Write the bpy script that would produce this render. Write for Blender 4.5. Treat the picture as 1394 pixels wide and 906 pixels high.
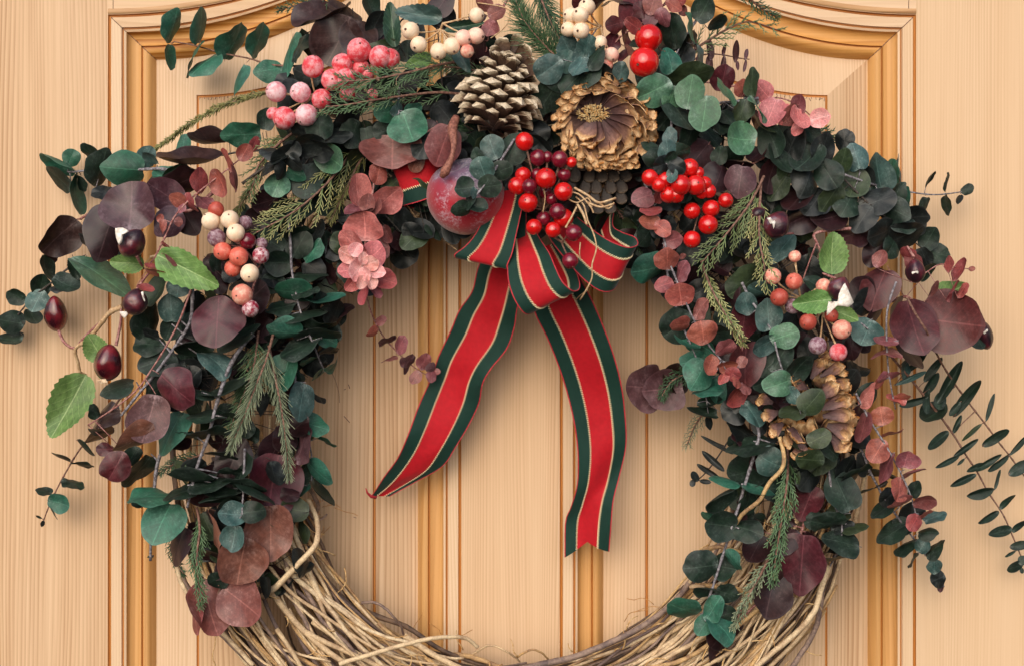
import bpy, math, random
from mathutils import Vector, Matrix, noise
C = bpy.context.scene
for o in list(bpy.data.objects): bpy.data.objects.remove(o)
R_ = math.radians
S = 0.0007            # metres in one unit of the measured drawing
D = 1936.0            # camera distance in the same units
Z0 = 1.45             # height of the drawing's centre above the ground

# ---------------------------------------------------------------- camera, sky, sun
cam_d = bpy.data.cameras.new('camera'); cam = bpy.data.objects.new('camera', cam_d)
C.collection.objects.link(cam); C.camera = cam
cam.location = (0, -D*S, Z0); cam.rotation_euler = (R_(90), 0, 0)
cam_d.lens = 50; cam_d.sensor_width = 36; cam_d.clip_start = 0.01; cam_d.clip_end = 200
cam_d.dof.use_dof = True; cam_d.dof.focus_distance = (D-110)*S; cam_d.dof.aperture_fstop = 13.0
w = bpy.data.worlds.new('World'); C.world = w; w.use_nodes = True
nt = w.node_tree; bg = nt.nodes['Background']
sky = nt.nodes.new('ShaderNodeTexSky'); sky.sky_type = 'NISHITA'; sky.sun_disc = False
SUN_EL, SUN_AZ = 25.0, 196.0      # azimuth: clockwise from +Y (north), so 196 = behind the camera and to its left
sky.sun_elevation = R_(SUN_EL); sky.sun_rotation = R_(SUN_AZ)
sky.air_density = 1.0; sky.dust_density = 3.5; sky.ozone_density = 1.0
nt.links.new(sky.outputs[0], bg.inputs[0]); bg.inputs[1].default_value = 0.11
sl = bpy.data.lights.new('sun', 'SUN'); sl.energy = 2.1; sl.angle = R_(75); sl.color = (1, .985, .965)
so = bpy.data.objects.new('sun', sl); C.collection.objects.link(so)
az = R_(SUN_AZ); el = R_(SUN_EL)
sv = Vector((math.sin(az)*math.cos(el), math.cos(az)*math.cos(el), math.sin(el)))
so.rotation_euler = sv.to_track_quat('Z', 'Y').to_euler(); so.location = sv*3
C.view_settings.view_transform = 'Standard'; C.view_settings.look = 'None'
C.view_settings.gamma = 1; C.view_settings.use_curve_mapping = False
C.view_settings.exposure = 0.06
C.cycles.max_bounces = 6; C.cycles.diffuse_bounces = 4; C.cycles.glossy_bounces = 3
C.cycles.use_adaptive_sampling = True

# ---------------------------------------------------------------- helpers
rnd = random.Random(7)
def P(x, y, d=0):
    f = 1 - d/D
    return Vector(((x-697)*f*S, -d*S, Z0 + (453-y)*f*S))
def srgb(r, g, b):
    def c(v):
        v /= 255.0
        return v/12.92 if v <= .04045 else ((v+.055)/1.055)**2.4
    return (c(r), c(g), c(b), 1)
def link(o): C.collection.objects.link(o)
def mesh_obj(name, verts, faces, mats, parent=None, uvs=None, mi=None, smooth=True):
    me = bpy.data.meshes.new(name); me.from_pydata([tuple(v) for v in verts], [], faces); 
    if uvs:
        ul = me.uv_layers.new(name='UVMap')
        for lp in me.loops: ul.data[lp.index].uv = uvs[lp.vertex_index]
    for m in (mats if isinstance(mats, list) else [mats]): me.materials.append(m)
    if mi: me.polygons.foreach_set('material_index', mi)
    me.polygons.foreach_set('use_smooth', [smooth]*len(me.polygons)); me.update()
    o = bpy.data.objects.new(name, me); link(o)
    if parent: o.parent = parent
    return o
def thing(name, label, cat, group=None):
    o = bpy.data.objects.new(name, None); link(o); o.empty_display_size = .01
    o['label'] = label; o['category'] = cat
    if group: o['group'] = group
    return o
def put(name, me, mat4, parent, label=None):
    o = bpy.data.objects.new(name, me); link(o); o.parent = parent; o.matrix_local = mat4
    if label: o['label'] = label
    return o
class MB:
    def __init__(s): s.v = []; s.f = []; s.m = []; s.uv = []
    def tube(s, pts, rad, n=6, mi=0, cap=True):
        """pts: world Vectors; rad: a radius (metres) or one per point"""
        if len(pts) < 2: return
        if not isinstance(rad, (list, tuple)): rad = [rad]*len(pts)
        b = len(s.v); up = Vector((0.13, -1, 0.21)).normalized()
        for i, p in enumerate(pts):
            t = (pts[min(i+1, len(pts)-1)] - pts[max(i-1, 0)])
            t = t.normalized() if t.length > 0 else Vector((0, 0, 1))
            a = t.cross(up)
            a = a.normalized() if a.length > 1e-5 else Vector((1, 0, 0))
            c = a.cross(t)
            for k in range(n):
                th = 2*math.pi*k/n
                s.v.append(p + (a*math.cos(th) + c*math.sin(th))*rad[i]); s.uv.append((k/n, i/(len(pts)-1)))
        for i in range(len(pts)-1):
            for k in range(n):
                k2 = (k+1) % n
                s.f.append((b+i*n+k, b+i*n+k2, b+(i+1)*n+k2, b+(i+1)*n+k)); s.m.append(mi)
        if cap and n > 2:
            s.f.append(tuple(b+k for k in reversed(range(n)))); s.m.append(mi)
            e = b+(len(pts)-1)*n; s.f.append(tuple(e+k for k in range(n))); s.m.append(mi)
    def add(s, vs, fs, mi=0, uv=None):
        b = len(s.v); s.v += vs; s.uv += uv or [(0, 0)]*len(vs)
        for f in fs: s.f.append(tuple(b+i for i in f)); s.m.append(mi)
    def build(s, name, mats, parent=None, smooth=True):
        return mesh_obj(name, s.v, s.f, mats, parent, s.uv, s.m, smooth)
def cr(p, t):      # Catmull-Rom over a list of tuples, t in 0..1
    n = len(p)-1; x = min(max(t, 0), 1)*n; i = min(int(x), n-1); u = x-i
    a, b, c, d = p[max(i-1, 0)], p[i], p[i+1], p[min(i+2, n)]
    return tuple(.5*(2*b[k] + (c[k]-a[k])*u + (2*a[k]-5*b[k]+4*c[k]-d[k])*u*u + (3*b[k]-a[k]-3*c[k]+d[k])*u**3) for k in range(len(b)))

# ---------------------------------------------------------------- materials
class NT:
    def __init__(s, name):
        s.m = bpy.data.materials.new(name); s.m.use_nodes = True; s.t = s.m.node_tree
        s.b = s.t.nodes['Principled BSDF']
    def n(s, kind, **kw):
        nd = s.t.nodes.new('ShaderNode'+kind)
        for k, v in kw.items():
            if k in nd.inputs: nd.inputs[k].default_value = v
            else: setattr(nd, k, v)
        return nd
    def l(s, a, b): s.t.links.new(a, b)
    def math(s, op, a, b=None, c=None, clamp=False):
        nd = s.t.nodes.new('ShaderNodeMath'); nd.operation = op; nd.use_clamp = clamp
        for i, x in enumerate((a, b, c)):
            if x is None: continue
            if isinstance(x, (int, float)): nd.inputs[i].default_value = x
            else: s.l(x, nd.inputs[i])
        return nd.outputs[0]
    def ramp(s, fac, stops):
        nd = s.t.nodes.new('ShaderNodeValToRGB'); cr_ = nd.color_ramp
        while len(cr_.elements) < len(stops): cr_.elements.new(.5)
        for e, (p, c) in zip(cr_.elements, stops):
            e.position = p; e.color = c if len(c) == 4 else (*c, 1)
        s.l(fac, nd.inputs[0]); return nd.outputs[0]
    def mix(s, fac, a, b, mode='MIX'):
        nd = s.t.nodes.new('ShaderNodeMix'); nd.data_type = 'RGBA'; nd.blend_type = mode
        for sock, x in ((nd.inputs[0], fac), (nd.inputs[6], a), (nd.inputs[7], b)):
            if isinstance(x, (int, float)): sock.default_value = x
            elif isinstance(x, tuple): sock.default_value = x
            else: s.l(x, sock)
        return nd.outputs[2]
    def bump(s, h, strength=.3, dist=.0005):
        nd = s.n('Bump', Strength=strength, Distance=dist); s.l(h, nd.inputs['Height']); s.l(nd.outputs[0], s.b.inputs['Normal'])
def scale(c, k): return (c[0]*k, c[1]*k, c[2]*k, 1)

def leaf_mat(name, col, tip=None, vein=None, bloom=0.25, rough=.5, var=.35, spec=.4, veins=8, pale=(.42, .5, .48, 1), vs=.6):
    """col: main colour, tip: second colour in large patches, bloom: amount of powdery wax and of the pale glint painted at the base"""
    m = NT(name); tip = tip or scale(col, .6); vein = vein or tuple(min(1, c*1.9+.03) for c in col[:3])+(1,)
    tc = m.n('TexCoord'); oi = m.n('ObjectInfo'); sep = m.n('SeparateXYZ'); m.l(tc.outputs['Object'], sep.inputs[0])
    ax = m.math('ABSOLUTE', sep.outputs[0]); r8 = m.math('MULTIPLY', oi.outputs['Random'], 37.0)
    n1 = m.n('TexNoise', noise_dimensions='4D', Scale=2.2, Detail=3.0, Roughness=.6); m.l(tc.outputs['Object'], n1.inputs['Vector']); m.l(r8, n1.inputs['W'])
    n2 = m.n('TexNoise', noise_dimensions='4D', Scale=14.0, Detail=6.0, Roughness=.7); m.l(tc.outputs['Object'], n2.inputs['Vector']); m.l(r8, n2.inputs['W'])
    patch = m.ramp(n1.outputs[0], [(.38, (0, 0, 0)), (.66, (1, 1, 1))])
    base = m.mix(patch, col, tip)
    # side veins slanting off the midrib
    v = m.math('SUBTRACT', sep.outputs[1], m.math('MULTIPLY', ax, .75)); v = m.math('ADD', v, m.math('MULTIPLY', n1.outputs[0], .12))
    v = m.math('FRACT', m.math('MULTIPLY', v, float(veins))); v = m.math('ABSOLUTE', m.math('SUBTRACT', v, .5))
    v = m.math('LESS_THAN', v, .045); v = m.math('MULTIPLY', v, m.math('LESS_THAN', ax, .4)); 
    mid = m.math('LESS_THAN', ax, .014)
    vv = m.math('MAXIMUM', m.math('MULTIPLY', v, .28*vs), m.math('MULTIPLY', mid, .35+.25*vs))
    base = m.mix(vv, base, vein)
    fine = m.ramp(n2.outputs[0], [(.36, (.66, .66, .66)), (.62, (1.16, 1.16, 1.16))])
    base = m.mix(1.0, base, fine, 'MULTIPLY')
    dx = m.math('MULTIPLY', m.math('ADD', sep.outputs[0], 0.0), 1.0); dy = m.math('SUBTRACT', sep.outputs[1], .5)
    rr_ = m.math('SQRT', m.math('ADD', m.math('MULTIPLY', dx, dx), m.math('MULTIPLY', dy, dy))); rr_ = m.math('ADD', rr_, m.math('MULTIPLY', m.math('SUBTRACT', n1.outputs[0], .5), .05))
    base = m.mix(m.ramp(rr_, [(.462, (0, 0, 0)), (.488, (.5, .5, .5))]), base, tuple(min(1, c_*1.7+.025) for c_ in tip[:3])+(1,))
    spk = m.n('TexNoise', noise_dimensions='4D', Scale=34.0, Detail=2.0); m.l(tc.outputs['Object'], spk.inputs['Vector']); m.l(r8, spk.inputs['W'])
    base = m.mix(m.math('MULTIPLY', m.ramp(spk.outputs[0], [(.64, (0, 0, 0)), (.7, (1, 1, 1))]), .45), base, scale(tip, .45))
    bl = m.ramp(n2.outputs[0], [(.5, (0, 0, 0)), (.78, (1, 1, 1))]); n3 = m.n('TexNoise', noise_dimensions='4D', Scale=3.1, Detail=2.0)
    m.l(tc.outputs['Object'], n3.inputs['Vector']); m.l(m.math('ADD', r8, 9.0), n3.inputs['W'])
    bl = m.math('MULTIPLY', bl, m.ramp(n3.outputs[0], [(.45, (0, 0, 0)), (.7, (1, 1, 1))])); bl = m.math('MULTIPLY', bl, bloom*2)
    bl = m.math('ADD', bl, m.math('MULTIPLY', bloom*.35, m.ramp(n3.outputs[0], [(.3, (0, 0, 0)), (.75, (1, 1, 1))])), clamp=True)
    node = m.math('MULTIPLY', m.math('SUBTRACT', 1.0, m.math('DIVIDE', m.math('SQRT', m.math('ADD', m.math('MULTIPLY', sep.outputs[1], sep.outputs[1]), m.math('MULTIPLY', ax, ax))), .26), clamp=True), m.ramp(n2.outputs[0], [(.38, (0, 0, 0)), (.6, (1, 1, 1))]))
    bl = m.math('MAXIMUM', bl, m.math('MULTIPLY', node, min(.8, bloom*3.2)))  # frosty whitish glint painted where the leaf meets its stem
    base = m.mix(bl, base, pale)
    val = m.math('ADD', 1-var*.5, m.math('MULTIPLY', m.math('FRACT', m.math('MULTIPLY', oi.outputs['Random'], 7.31)), var))
    hs = m.n('HueSaturation'); m.l(base, hs.inputs['Color']); m.l(val, hs.inputs['Value'])
    m.l(m.math('ADD', .485, m.math('MULTIPLY', m.math('FRACT', m.math('MULTIPLY', oi.outputs['Random'], 3.77)), .03)), hs.inputs['Hue'])
    m.l(hs.outputs[0], m.b.inputs['Base Color']); m.b.inputs['Roughness'].default_value = rough
    m.l(m.math('ADD', rough-.12, m.math('MULTIPLY', n2.outputs[0], .24)), m.b.inputs['Roughness'])
    m.b.inputs['Specular IOR Level'].default_value = spec
    h = m.math('ADD', m.math('MULTIPLY', vv, .6), m.math('MULTIPLY', n2.outputs[0], .5)); m.bump(h, .3, .0007)
    return m.m
LM = dict(
 g=leaf_mat('leaf_teal_green', srgb(42, 100, 80), srgb(28, 76, 62), bloom=.16),
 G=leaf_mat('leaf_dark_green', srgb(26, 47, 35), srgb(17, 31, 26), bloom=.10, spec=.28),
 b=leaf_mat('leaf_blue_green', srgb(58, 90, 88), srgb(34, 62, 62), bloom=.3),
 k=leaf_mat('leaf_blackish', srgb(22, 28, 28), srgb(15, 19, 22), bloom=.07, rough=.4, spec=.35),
 s=leaf_mat('leaf_sage', srgb(70, 114, 84), srgb(52, 90, 70), bloom=.22),
 o=leaf_mat('leaf_olive', srgb(50, 64, 38), srgb(34, 48, 30), bloom=.06),
 l=leaf_mat('leaf_light_green', srgb(112, 150, 84), srgb(84, 122, 62), vein=srgb(170, 196, 136), bloom=.04, veins=7, rough=.55, vs=1.0),
 h=leaf_mat('leaf_holly_green', srgb(46, 78, 58), srgb(32, 60, 52), vein=srgb(130, 160, 130), bloom=.08, veins=7, rough=.4, vs=.8),
 B=leaf_mat('leaf_burgundy', srgb(84, 29, 37), srgb(61, 24, 30), bloom=.08, pale=(.42, .26, .28, 1), rough=.42),
 M=leaf_mat('leaf_dark_maroon', srgb(48, 22, 27), srgb(33, 17, 22), bloom=.05, pale=(.3, .2, .23, 1), rough=.42),
 N=leaf_mat('leaf_dark_brown', srgb(56, 36, 34), srgb(39, 24, 25), bloom=.08, pale=(.4, .32, .32, 1), rough=.34),
 Q=leaf_mat('leaf_plum', srgb(80, 49, 58), srgb(61, 32, 43), bloom=.22, pale=(.42, .34, .4, 1), rough=.34),
 R=leaf_mat('leaf_russet', srgb(123, 71, 62), srgb(99, 49, 42), bloom=.25, pale=(.56, .4, .38, 1), rough=.45),
 P=leaf_mat('leaf_pink', srgb(196, 112, 110), srgb(170, 86, 86), bloom=.25, pale=(.82, .56, .56, 1), rough=.5, var=.22),
 W=leaf_mat('leaf_pale_pink', srgb(230, 168, 166), srgb(210, 124, 124), bloom=.3, pale=(.88, .74, .74, 1), rough=.45, var=.15),
 C=leaf_mat('leaf_coral', srgb(156, 78, 70), srgb(124, 54, 52), bloom=.18, pale=(.7, .42, .4, 1), rough=.5),
 E=leaf_mat('leaf_dusty_rose', srgb(134, 73, 73), srgb(104, 51, 55), bloom=.2, pale=(.6, .42, .44, 1), rough=.5),
 V=leaf_mat('leaf_mauve', srgb(91, 58, 61), srgb(70, 40, 45), bloom=.2, pale=(.5, .38, .42, 1), rough=.5),
)
MATWORD = dict(g='teal green', G='dark green', b='blue green', k='blackish green', s='sage green', o='olive green', l='light green', h='holly green',
  B='burgundy', M='dark maroon', N='dark brown', Q='plum', R='russet', P='pink', W='pale pink', C='coral', E='dusty rose', V='mauve')

def stem_mat(name, c1, c2, rough=.7):
    m = NT(name); tc = m.n('TexCoord'); n = m.n('TexNoise', Scale=420.0, Detail=3.0); m.l(tc.outputs['Object'], n.inputs['Vector'])
    m.l(m.mix(m.ramp(n.outputs[0], [(.4, (0, 0, 0)), (.62, (1, 1, 1))]), c1, c2), m.b.inputs['Base Color']); m.b.inputs['Roughness'].default_value = rough
    m.bump(n.outputs[0], .5, .0004); return m.m
ST_PALE = stem_mat('stem_pale', srgb(92, 86, 92), srgb(152, 148, 156))
ST_BROWN = stem_mat('stem_brown', srgb(96, 66, 56), srgb(140, 104, 90))
ST_RED = stem_mat('stem_red', srgb(130, 76, 74), srgb(176, 130, 124))
ST_DARK = stem_mat('stem_dark', srgb(48, 42, 40), srgb(80, 72, 66))
ST_TAN = stem_mat('stem_tan', srgb(176, 140, 104), srgb(206, 178, 140))
ST_ORANGE = stem_mat('stem_orange', srgb(176, 120, 64), srgb(206, 154, 92))

def berry_mat(name, col, col2, amount=.5, rough=.35, sc=3.0, bump=.15, coat=0.0, var=.15):
    m = NT(name); tc = m.n('TexCoord'); oi = m.n('ObjectInfo'); r = m.math('MULTIPLY', oi.outputs['Random'], 31.0)
    n = m.n('TexNoise', noise_dimensions='4D', Scale=sc, Detail=6.0, Roughness=.68); m.l(tc.outputs['Object'], n.inputs['Vector']); m.l(r, n.inputs['W'])
    n2 = m.n('TexNoise', noise_dimensions='4D', Scale=sc*9, Detail=3.0, Roughness=.6); m.l(tc.outputs['Object'], n2.inputs['Vector']); m.l(r, n2.inputs['W'])
    f = m.math('ADD', n.outputs[0], m.math('MULTIPLY', m.math('SUBTRACT', n2.outputs[0], .5), .25))
    fac = m.ramp(f, [(.6-amount*.3, (0, 0, 0)), (.81-amount*.3, (1, 1, 1))])
    b = m.mix(fac, col, col2)
    val = m.math('ADD', 1-var*.5, m.math('MULTIPLY', oi.outputs['Random'], var)); hs = m.n('HueSaturation'); m.l(b, hs.inputs['Color']); m.l(val, hs.inputs['Value'])
    m.l(hs.outputs[0], m.b.inputs['Base Color'])
    m.l(m.math('ADD', rough, m.math('MULTIPLY', fac, .3 if amount > .3 else .05)), m.b.inputs['Roughness'])
    m.b.inputs['Coat Weight'].default_value = coat; m.b.inputs['Coat Roughness'].default_value = .12
    m.b.inputs['Subsurface Weight'].default_value = 0.0
    m.bump(f, bump, .0006); return m.m
BM = dict(
 F=berry_mat('berry_frosted_red', srgb(212, 60, 72), srgb(236, 168, 176), .6, .4, 1.6, .5),
 f=berry_mat('berry_frosted_pink', srgb(214, 110, 124), srgb(240, 206, 212), .8, .45, 1.7, .5),
 c=berry_mat('berry_cream', srgb(240, 210, 180), srgb(248, 228, 204), .5, .4, 2.0, .06, var=.06),
 p=berry_mat('berry_cream_pink', srgb(240, 186, 170), srgb(248, 220, 198), .5, .38, 1.4, .06, var=.06),
 q=berry_mat('berry_peach', srgb(226, 138, 122), srgb(246, 208, 184), .5, .42, 1.6, .15),
 C=berry_mat('berry_coral', srgb(212, 100, 84), srgb(232, 150, 130), .4, .4, 1.8, .15),
 r=berry_mat('berry_gloss_red', srgb(206, 26, 24), srgb(176, 12, 18), .3, .12, 1.5, .02, coat=.7, var=.2),
 w=berry_mat('berry_wine', srgb(116, 22, 40), srgb(84, 20, 38), .4, .14, 1.5, .03, coat=.6, var=.2),
 u=berry_mat('berry_frosted_plum', srgb(116, 70, 86), srgb(182, 160, 170), .6, .5, 2.2, .6),
 v=berry_mat('berry_frosted_wine', srgb(150, 28, 56), srgb(226, 206, 212), .55, .45, 1.8, .6),
 b=berry_mat('berry_brick', srgb(170, 70, 58), srgb(196, 100, 84), .4, .4, 2.0, .2),
)
BWORD = dict(F='frosted red', f='frosted pink', c='cream', p='pinkish cream', q='peach', C='coral', r='glossy red', w='dark wine red', u='frosted plum', v='frosted wine red', b='brick red')

def wood_mat(name, axis, light, dark, amber, amt=.0, freq=265.0, contrast=.55, seed=0.0):
    """axis: the grain's direction ('z' or 'x'); metres as texture units"""
    m = NT(name); tc = m.n('TexCoord'); sep = m.n('SeparateXYZ'); m.l(tc.outputs['Object'], sep.inputs[0])
    a, g = (sep.outputs[0], sep.outputs[2]) if axis == 'z' else (sep.outputs[2], sep.outputs[0])
    comb = m.n('CombineXYZ'); m.l(m.math('ADD', a, seed), comb.inputs[0]); m.l(m.math('MULTIPLY', g, .12), comb.inputs[1]); m.l(sep.outputs[1], comb.inputs[2])
    wn = m.n('TexNoise', Scale=5.0, Detail=3.0, Roughness=.5); m.l(comb.outputs[0], wn.inputs['Vector'])      # slow drift of the rings
    cs = m.n('CombineXYZ'); m.l(m.math('ADD', a, seed), cs.inputs[0]); m.l(m.math('MULTIPLY', g, .018), cs.inputs[1])
    st = m.n('TexNoise', Scale=260.0, Detail=5.0, Roughness=.65); m.l(cs.outputs[0], st.inputs['Vector'])       # fibres
    st2 = m.n('TexNoise', Scale=38.0, Detail=2.0, Roughness=.5); m.l(cs.outputs[0], st2.inputs['Vector'])       # broad bands
    ph = m.math('ADD', m.math('MULTIPLY', a, freq), m.math('MULTIPLY', wn.outputs[0], 18.0)); ph = m.math('ADD', ph, m.math('MULTIPLY', st2.outputs[0], 3.2))
    saw = m.math('FRACT', ph); ring = m.math('POWER', saw, 2.2)                                                   # latewood edge
    ring = m.math('MULTIPLY', ring, m.math('SUBTRACT', 1.0, m.math('POWER', saw, 14.0)))
    fib = m.ramp(st.outputs[0], [(.3, (0, 0, 0)), (.7, (1, 1, 1))])
    pat = m.math('MULTIPLY', ring, m.ramp(st2.outputs[0], [(.36, (.12, .12, .12)), (.62, (1, 1, 1))]))
    fac = m.math('MULTIPLY', m.math('ADD', m.math('MULTIPLY', pat, .75), m.math('MULTIPLY', fib, .3)), contrast*1.9, clamp=True)
    c = m.mix(fac, light, dark)
    big = m.n('TexNoise', Scale=3.2, Detail=4.0, Roughness=.6); m.l(comb.outputs[0], big.inputs['Vector'])
    bf = m.ramp(big.outputs[0], [(.42, (0, 0, 0)), (.72, (1, 1, 1))])
    c = m.mix(m.math('ADD', m.math('MULTIPLY', bf, .5), amt, clamp=True), c, m.mix(fac, amber, scale(amber, .62)))
    wk = m.n('TexNoise', Scale=900.0, Detail=2.0); m.l(tc.outputs['Object'], wk.inputs['Vector'])
    c = m.mix(m.math('MULTIPLY', m.ramp(wk.outputs[0], [(.66, (0, 0, 0)), (.74, (1, 1, 1))]), .22), c, scale(dark, .6))
    m.l(c, m.b.inputs['Base Color']); m.b.inputs['Roughness'].default_value = .5; m.b.inputs['Specular IOR Level'].default_value = .3
    m.bump(m.math('ADD', m.math('MULTIPLY', pat, -.5), m.math('MULTIPLY', st.outputs[0], .5)), .25, .0004)
    return m.m
LT, DK, AM = srgb(222, 194, 163), srgb(176, 134, 98), srgb(204, 158, 108)
W_V = wood_mat('pine_upright', 'z', LT, DK, AM, .08, 262, .8)
W_V2 = wood_mat('pine_upright_pale', 'z', srgb(224, 197, 166), srgb(190, 150, 112), AM, .04, 340, .42, 3.3)
W_V3 = wood_mat('pine_upright_fine', 'z', LT, srgb(182, 138, 100), AM, .05, 330, .5, 7.1)
W_H = wood_mat('pine_level', 'x', srgb(224, 194, 162), srgb(178, 136, 100), AM, .04, 130, .5, 1.7)
W_AV = wood_mat('pine_amber_upright', 'z', srgb(220, 178, 126), srgb(172, 114, 60), srgb(204, 146, 76), .35, 260, .5, 5.5)
W_AH = wood_mat('pine_amber_level', 'x', srgb(228, 180, 118), srgb(170, 104, 42), srgb(208, 142, 60), .3, 190, 1.0, 2.5)
W_G = wood_mat('stain_shade_groove', 'z', srgb(198, 134, 66), srgb(160, 98, 40), srgb(186, 118, 48), .5, 260, .5, 9.0)
W_R = wood_mat('pine_brown_edge', 'x', srgb(206, 168, 128), srgb(160, 116, 80), srgb(190, 142, 92), .1, 130, .7, 4.0)  # browner pine on the rounded rail edge
W_G2 = wood_mat('stain_shade_groove_level', 'x', srgb(176, 112, 48), srgb(140, 80, 28), srgb(166, 100, 34), .5, 120, .5, 9.0)

# ================================================================= THE DOOR
door = thing('panelled_door', 'pale pine door with arched raised panels behind the wreath', 'door')
XR, ZT, ZB = 1000, -260, 1200       # drawing limits: half-width beyond the frame, top and bottom
def q_arch(x, xa, xb, y0, k):       # height of an arched edge: rises away from the outer corner
    t = abs(x - (xa if xa < 697 else xb))
    return y0 - k*t**1.95
PAN = [(147, 628), (762, 1247)]     # the two moulded openings
# profile of the moulding: (offset inward, depth from the stile's face)
PROF = [(0, 0), (1.2, -3.0), (2.6, -3.0), (4.2, -.4), (18.0, -1.2), (19.0, -4.6), (20.4, -4.6), (21.4, -1.6), (24.4, -2.6), (25.2, -7), (27, -9.6),
        (31, -12.0), (37, -12.4), (41, -11.0), (43, -9.4), (43.8, -12.2), (45.0, -12.2), (46, -8.6), (49, -7.8), (53, -9.6), (57, -14.5), (59.6, -21.0), (60.5, -22)]
SEG = [('moulding_groove', 0, 3, 'G'), ('moulding_flat', 3, 5, 'L'), ('moulding_groove', 5, 7, 'G'), ('moulding_flat', 7, 8, 'L'), ('moulding_cove', 8, 14, 'A'), ('moulding_groove', 14, 17, 'G'), ('moulding_bead', 17, 22, 'A')]  # inner grooves: stain colour also paints in the profile's dark shade lines
def edge_pts(xa, xb, off, ytop0, kk, n=26):
    """the path of one moulding line: up the left side, along the arched top, down the right side"""
    outer_left = xa < 400
    a, b = xa+off, xb-off
    fr = off/60.0
    def ya(x):
        t = (x-a) if outer_left else (b-x)
        return ytop0 + 57*fr - (0.00072+0.00055*fr)*t**1.97*1.12
    top = [(a+(b-a)*i/n, ya(a+(b-a)*i/n)) for i in range(n+1)]
    return (a, ZB), top, (b, ZB)
def strip(name, rows, mat, parent, smooth=False):
    """rows: list of rows of (x, y, d) of equal length -> a sheet"""
    v = []; f = []
    n = len(rows[0])
    for r in rows:
        for (x, y, d) in r: v.append(((x-697)*S, -d*S, Z0+(453-y)*S))
    for i in range(len(rows)-1):
        for j in range(n-1): f.append((i*n+j, i*n+j+1, (i+1)*n+j+1, (i+1)*n+j))
    return mesh_obj(name, v, f, mat, parent, smooth=smooth)
def block(name, x0, x1, y0, y1, d0, d1, mat, parent, bev=0):
    v = [((x-697)*S, -d*S, Z0+(453-y)*S) for d in (d0, d1) for y in (y0, y1) for x in (x0, x1)]
    f = [(0, 1, 3, 2), (4, 6, 7, 5), (0, 4, 5, 1), (2, 3, 7, 6), (0, 2, 6, 4), (1, 5, 7, 3)]
    return mesh_obj(name, v, f, mat, parent, smooth=False)
block('door_stile', -XR, 147, ZT, ZB, -40, 0, W_V, door)
block('door_stile', 1247, 1394+XR, ZT, ZB, -40, 0, W_V2, door)
block('centre_stile', 628, 762, ZT, ZB, -40, 0, W_V3, door)
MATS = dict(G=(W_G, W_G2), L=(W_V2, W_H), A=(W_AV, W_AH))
for (xa, xb) in PAN:
    a0, top0, b0 = edge_pts(xa, xb, 0, 20, 0)
    # the rail above the opening, cut to the arch
    pal = thing_rows = [[(x, y, 0) for (x, y) in top0], [(x, ZT, 0) for (x, y) in top0]]
    strip('top_rail', pal, W_H, door)
    strip('rail_roundover', [[(x, y-8, .1) for x, y in top0], [(x, y-6, 1.0) for x, y in top0], [(x, y-3, 1.2) for x, y in top0], [(x, y-.6, .3) for x, y in top0], [(x, y-.2, -3) for x, y in top0]], W_R, door, smooth=True)
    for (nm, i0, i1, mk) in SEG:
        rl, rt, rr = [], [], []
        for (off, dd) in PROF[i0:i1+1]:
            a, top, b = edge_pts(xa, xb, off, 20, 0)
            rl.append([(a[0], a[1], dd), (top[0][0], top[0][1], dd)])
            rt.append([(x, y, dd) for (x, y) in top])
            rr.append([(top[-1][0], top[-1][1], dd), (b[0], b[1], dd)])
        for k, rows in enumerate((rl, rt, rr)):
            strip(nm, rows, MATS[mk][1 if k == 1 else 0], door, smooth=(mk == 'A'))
    # raised panel: sloping bevels, a stained step and the flat field
    pn = thing_rows = None
    bev = []
    for off, dd in ((60.5, -22), (119, -13)): bev.append((off, dd))
    def loop(off, dd, y0):
        a, b = xa+off, xb-off
        ol = xa < 400
        def ya(x):
            t = (x-a) if ol else (b-x)
            return y0 - 0.00142*max(t, 0)**1.97
        top = [(a+(b-a)*i/26, ya(a+(b-a)*i/26), dd) for i in range(27)]
        return top, [(a, ZB, dd), top[0]], [top[-1], (b, ZB, dd)]
    seq = [(60.5, -22, 77), (117.6, -13.5, 127.5), (118.4, -15.5, 128.4), (120.6, -15.5, 130.6), (121.4, -11.5, 131.4)]
    lo = [loop(*s_) for s_ in seq]
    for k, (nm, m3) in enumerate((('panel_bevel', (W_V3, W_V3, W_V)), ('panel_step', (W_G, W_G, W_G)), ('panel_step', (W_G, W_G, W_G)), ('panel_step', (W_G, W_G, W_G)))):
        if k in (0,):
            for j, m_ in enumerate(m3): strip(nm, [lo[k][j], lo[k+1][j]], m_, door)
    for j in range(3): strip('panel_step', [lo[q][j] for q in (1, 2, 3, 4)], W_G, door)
    top = lo[4][0]
    strip('raised_field', [top, [(x, ZB, dd) for (x, y, dd) in top]], W_V if xa < 400 else W_V3, door)
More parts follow.
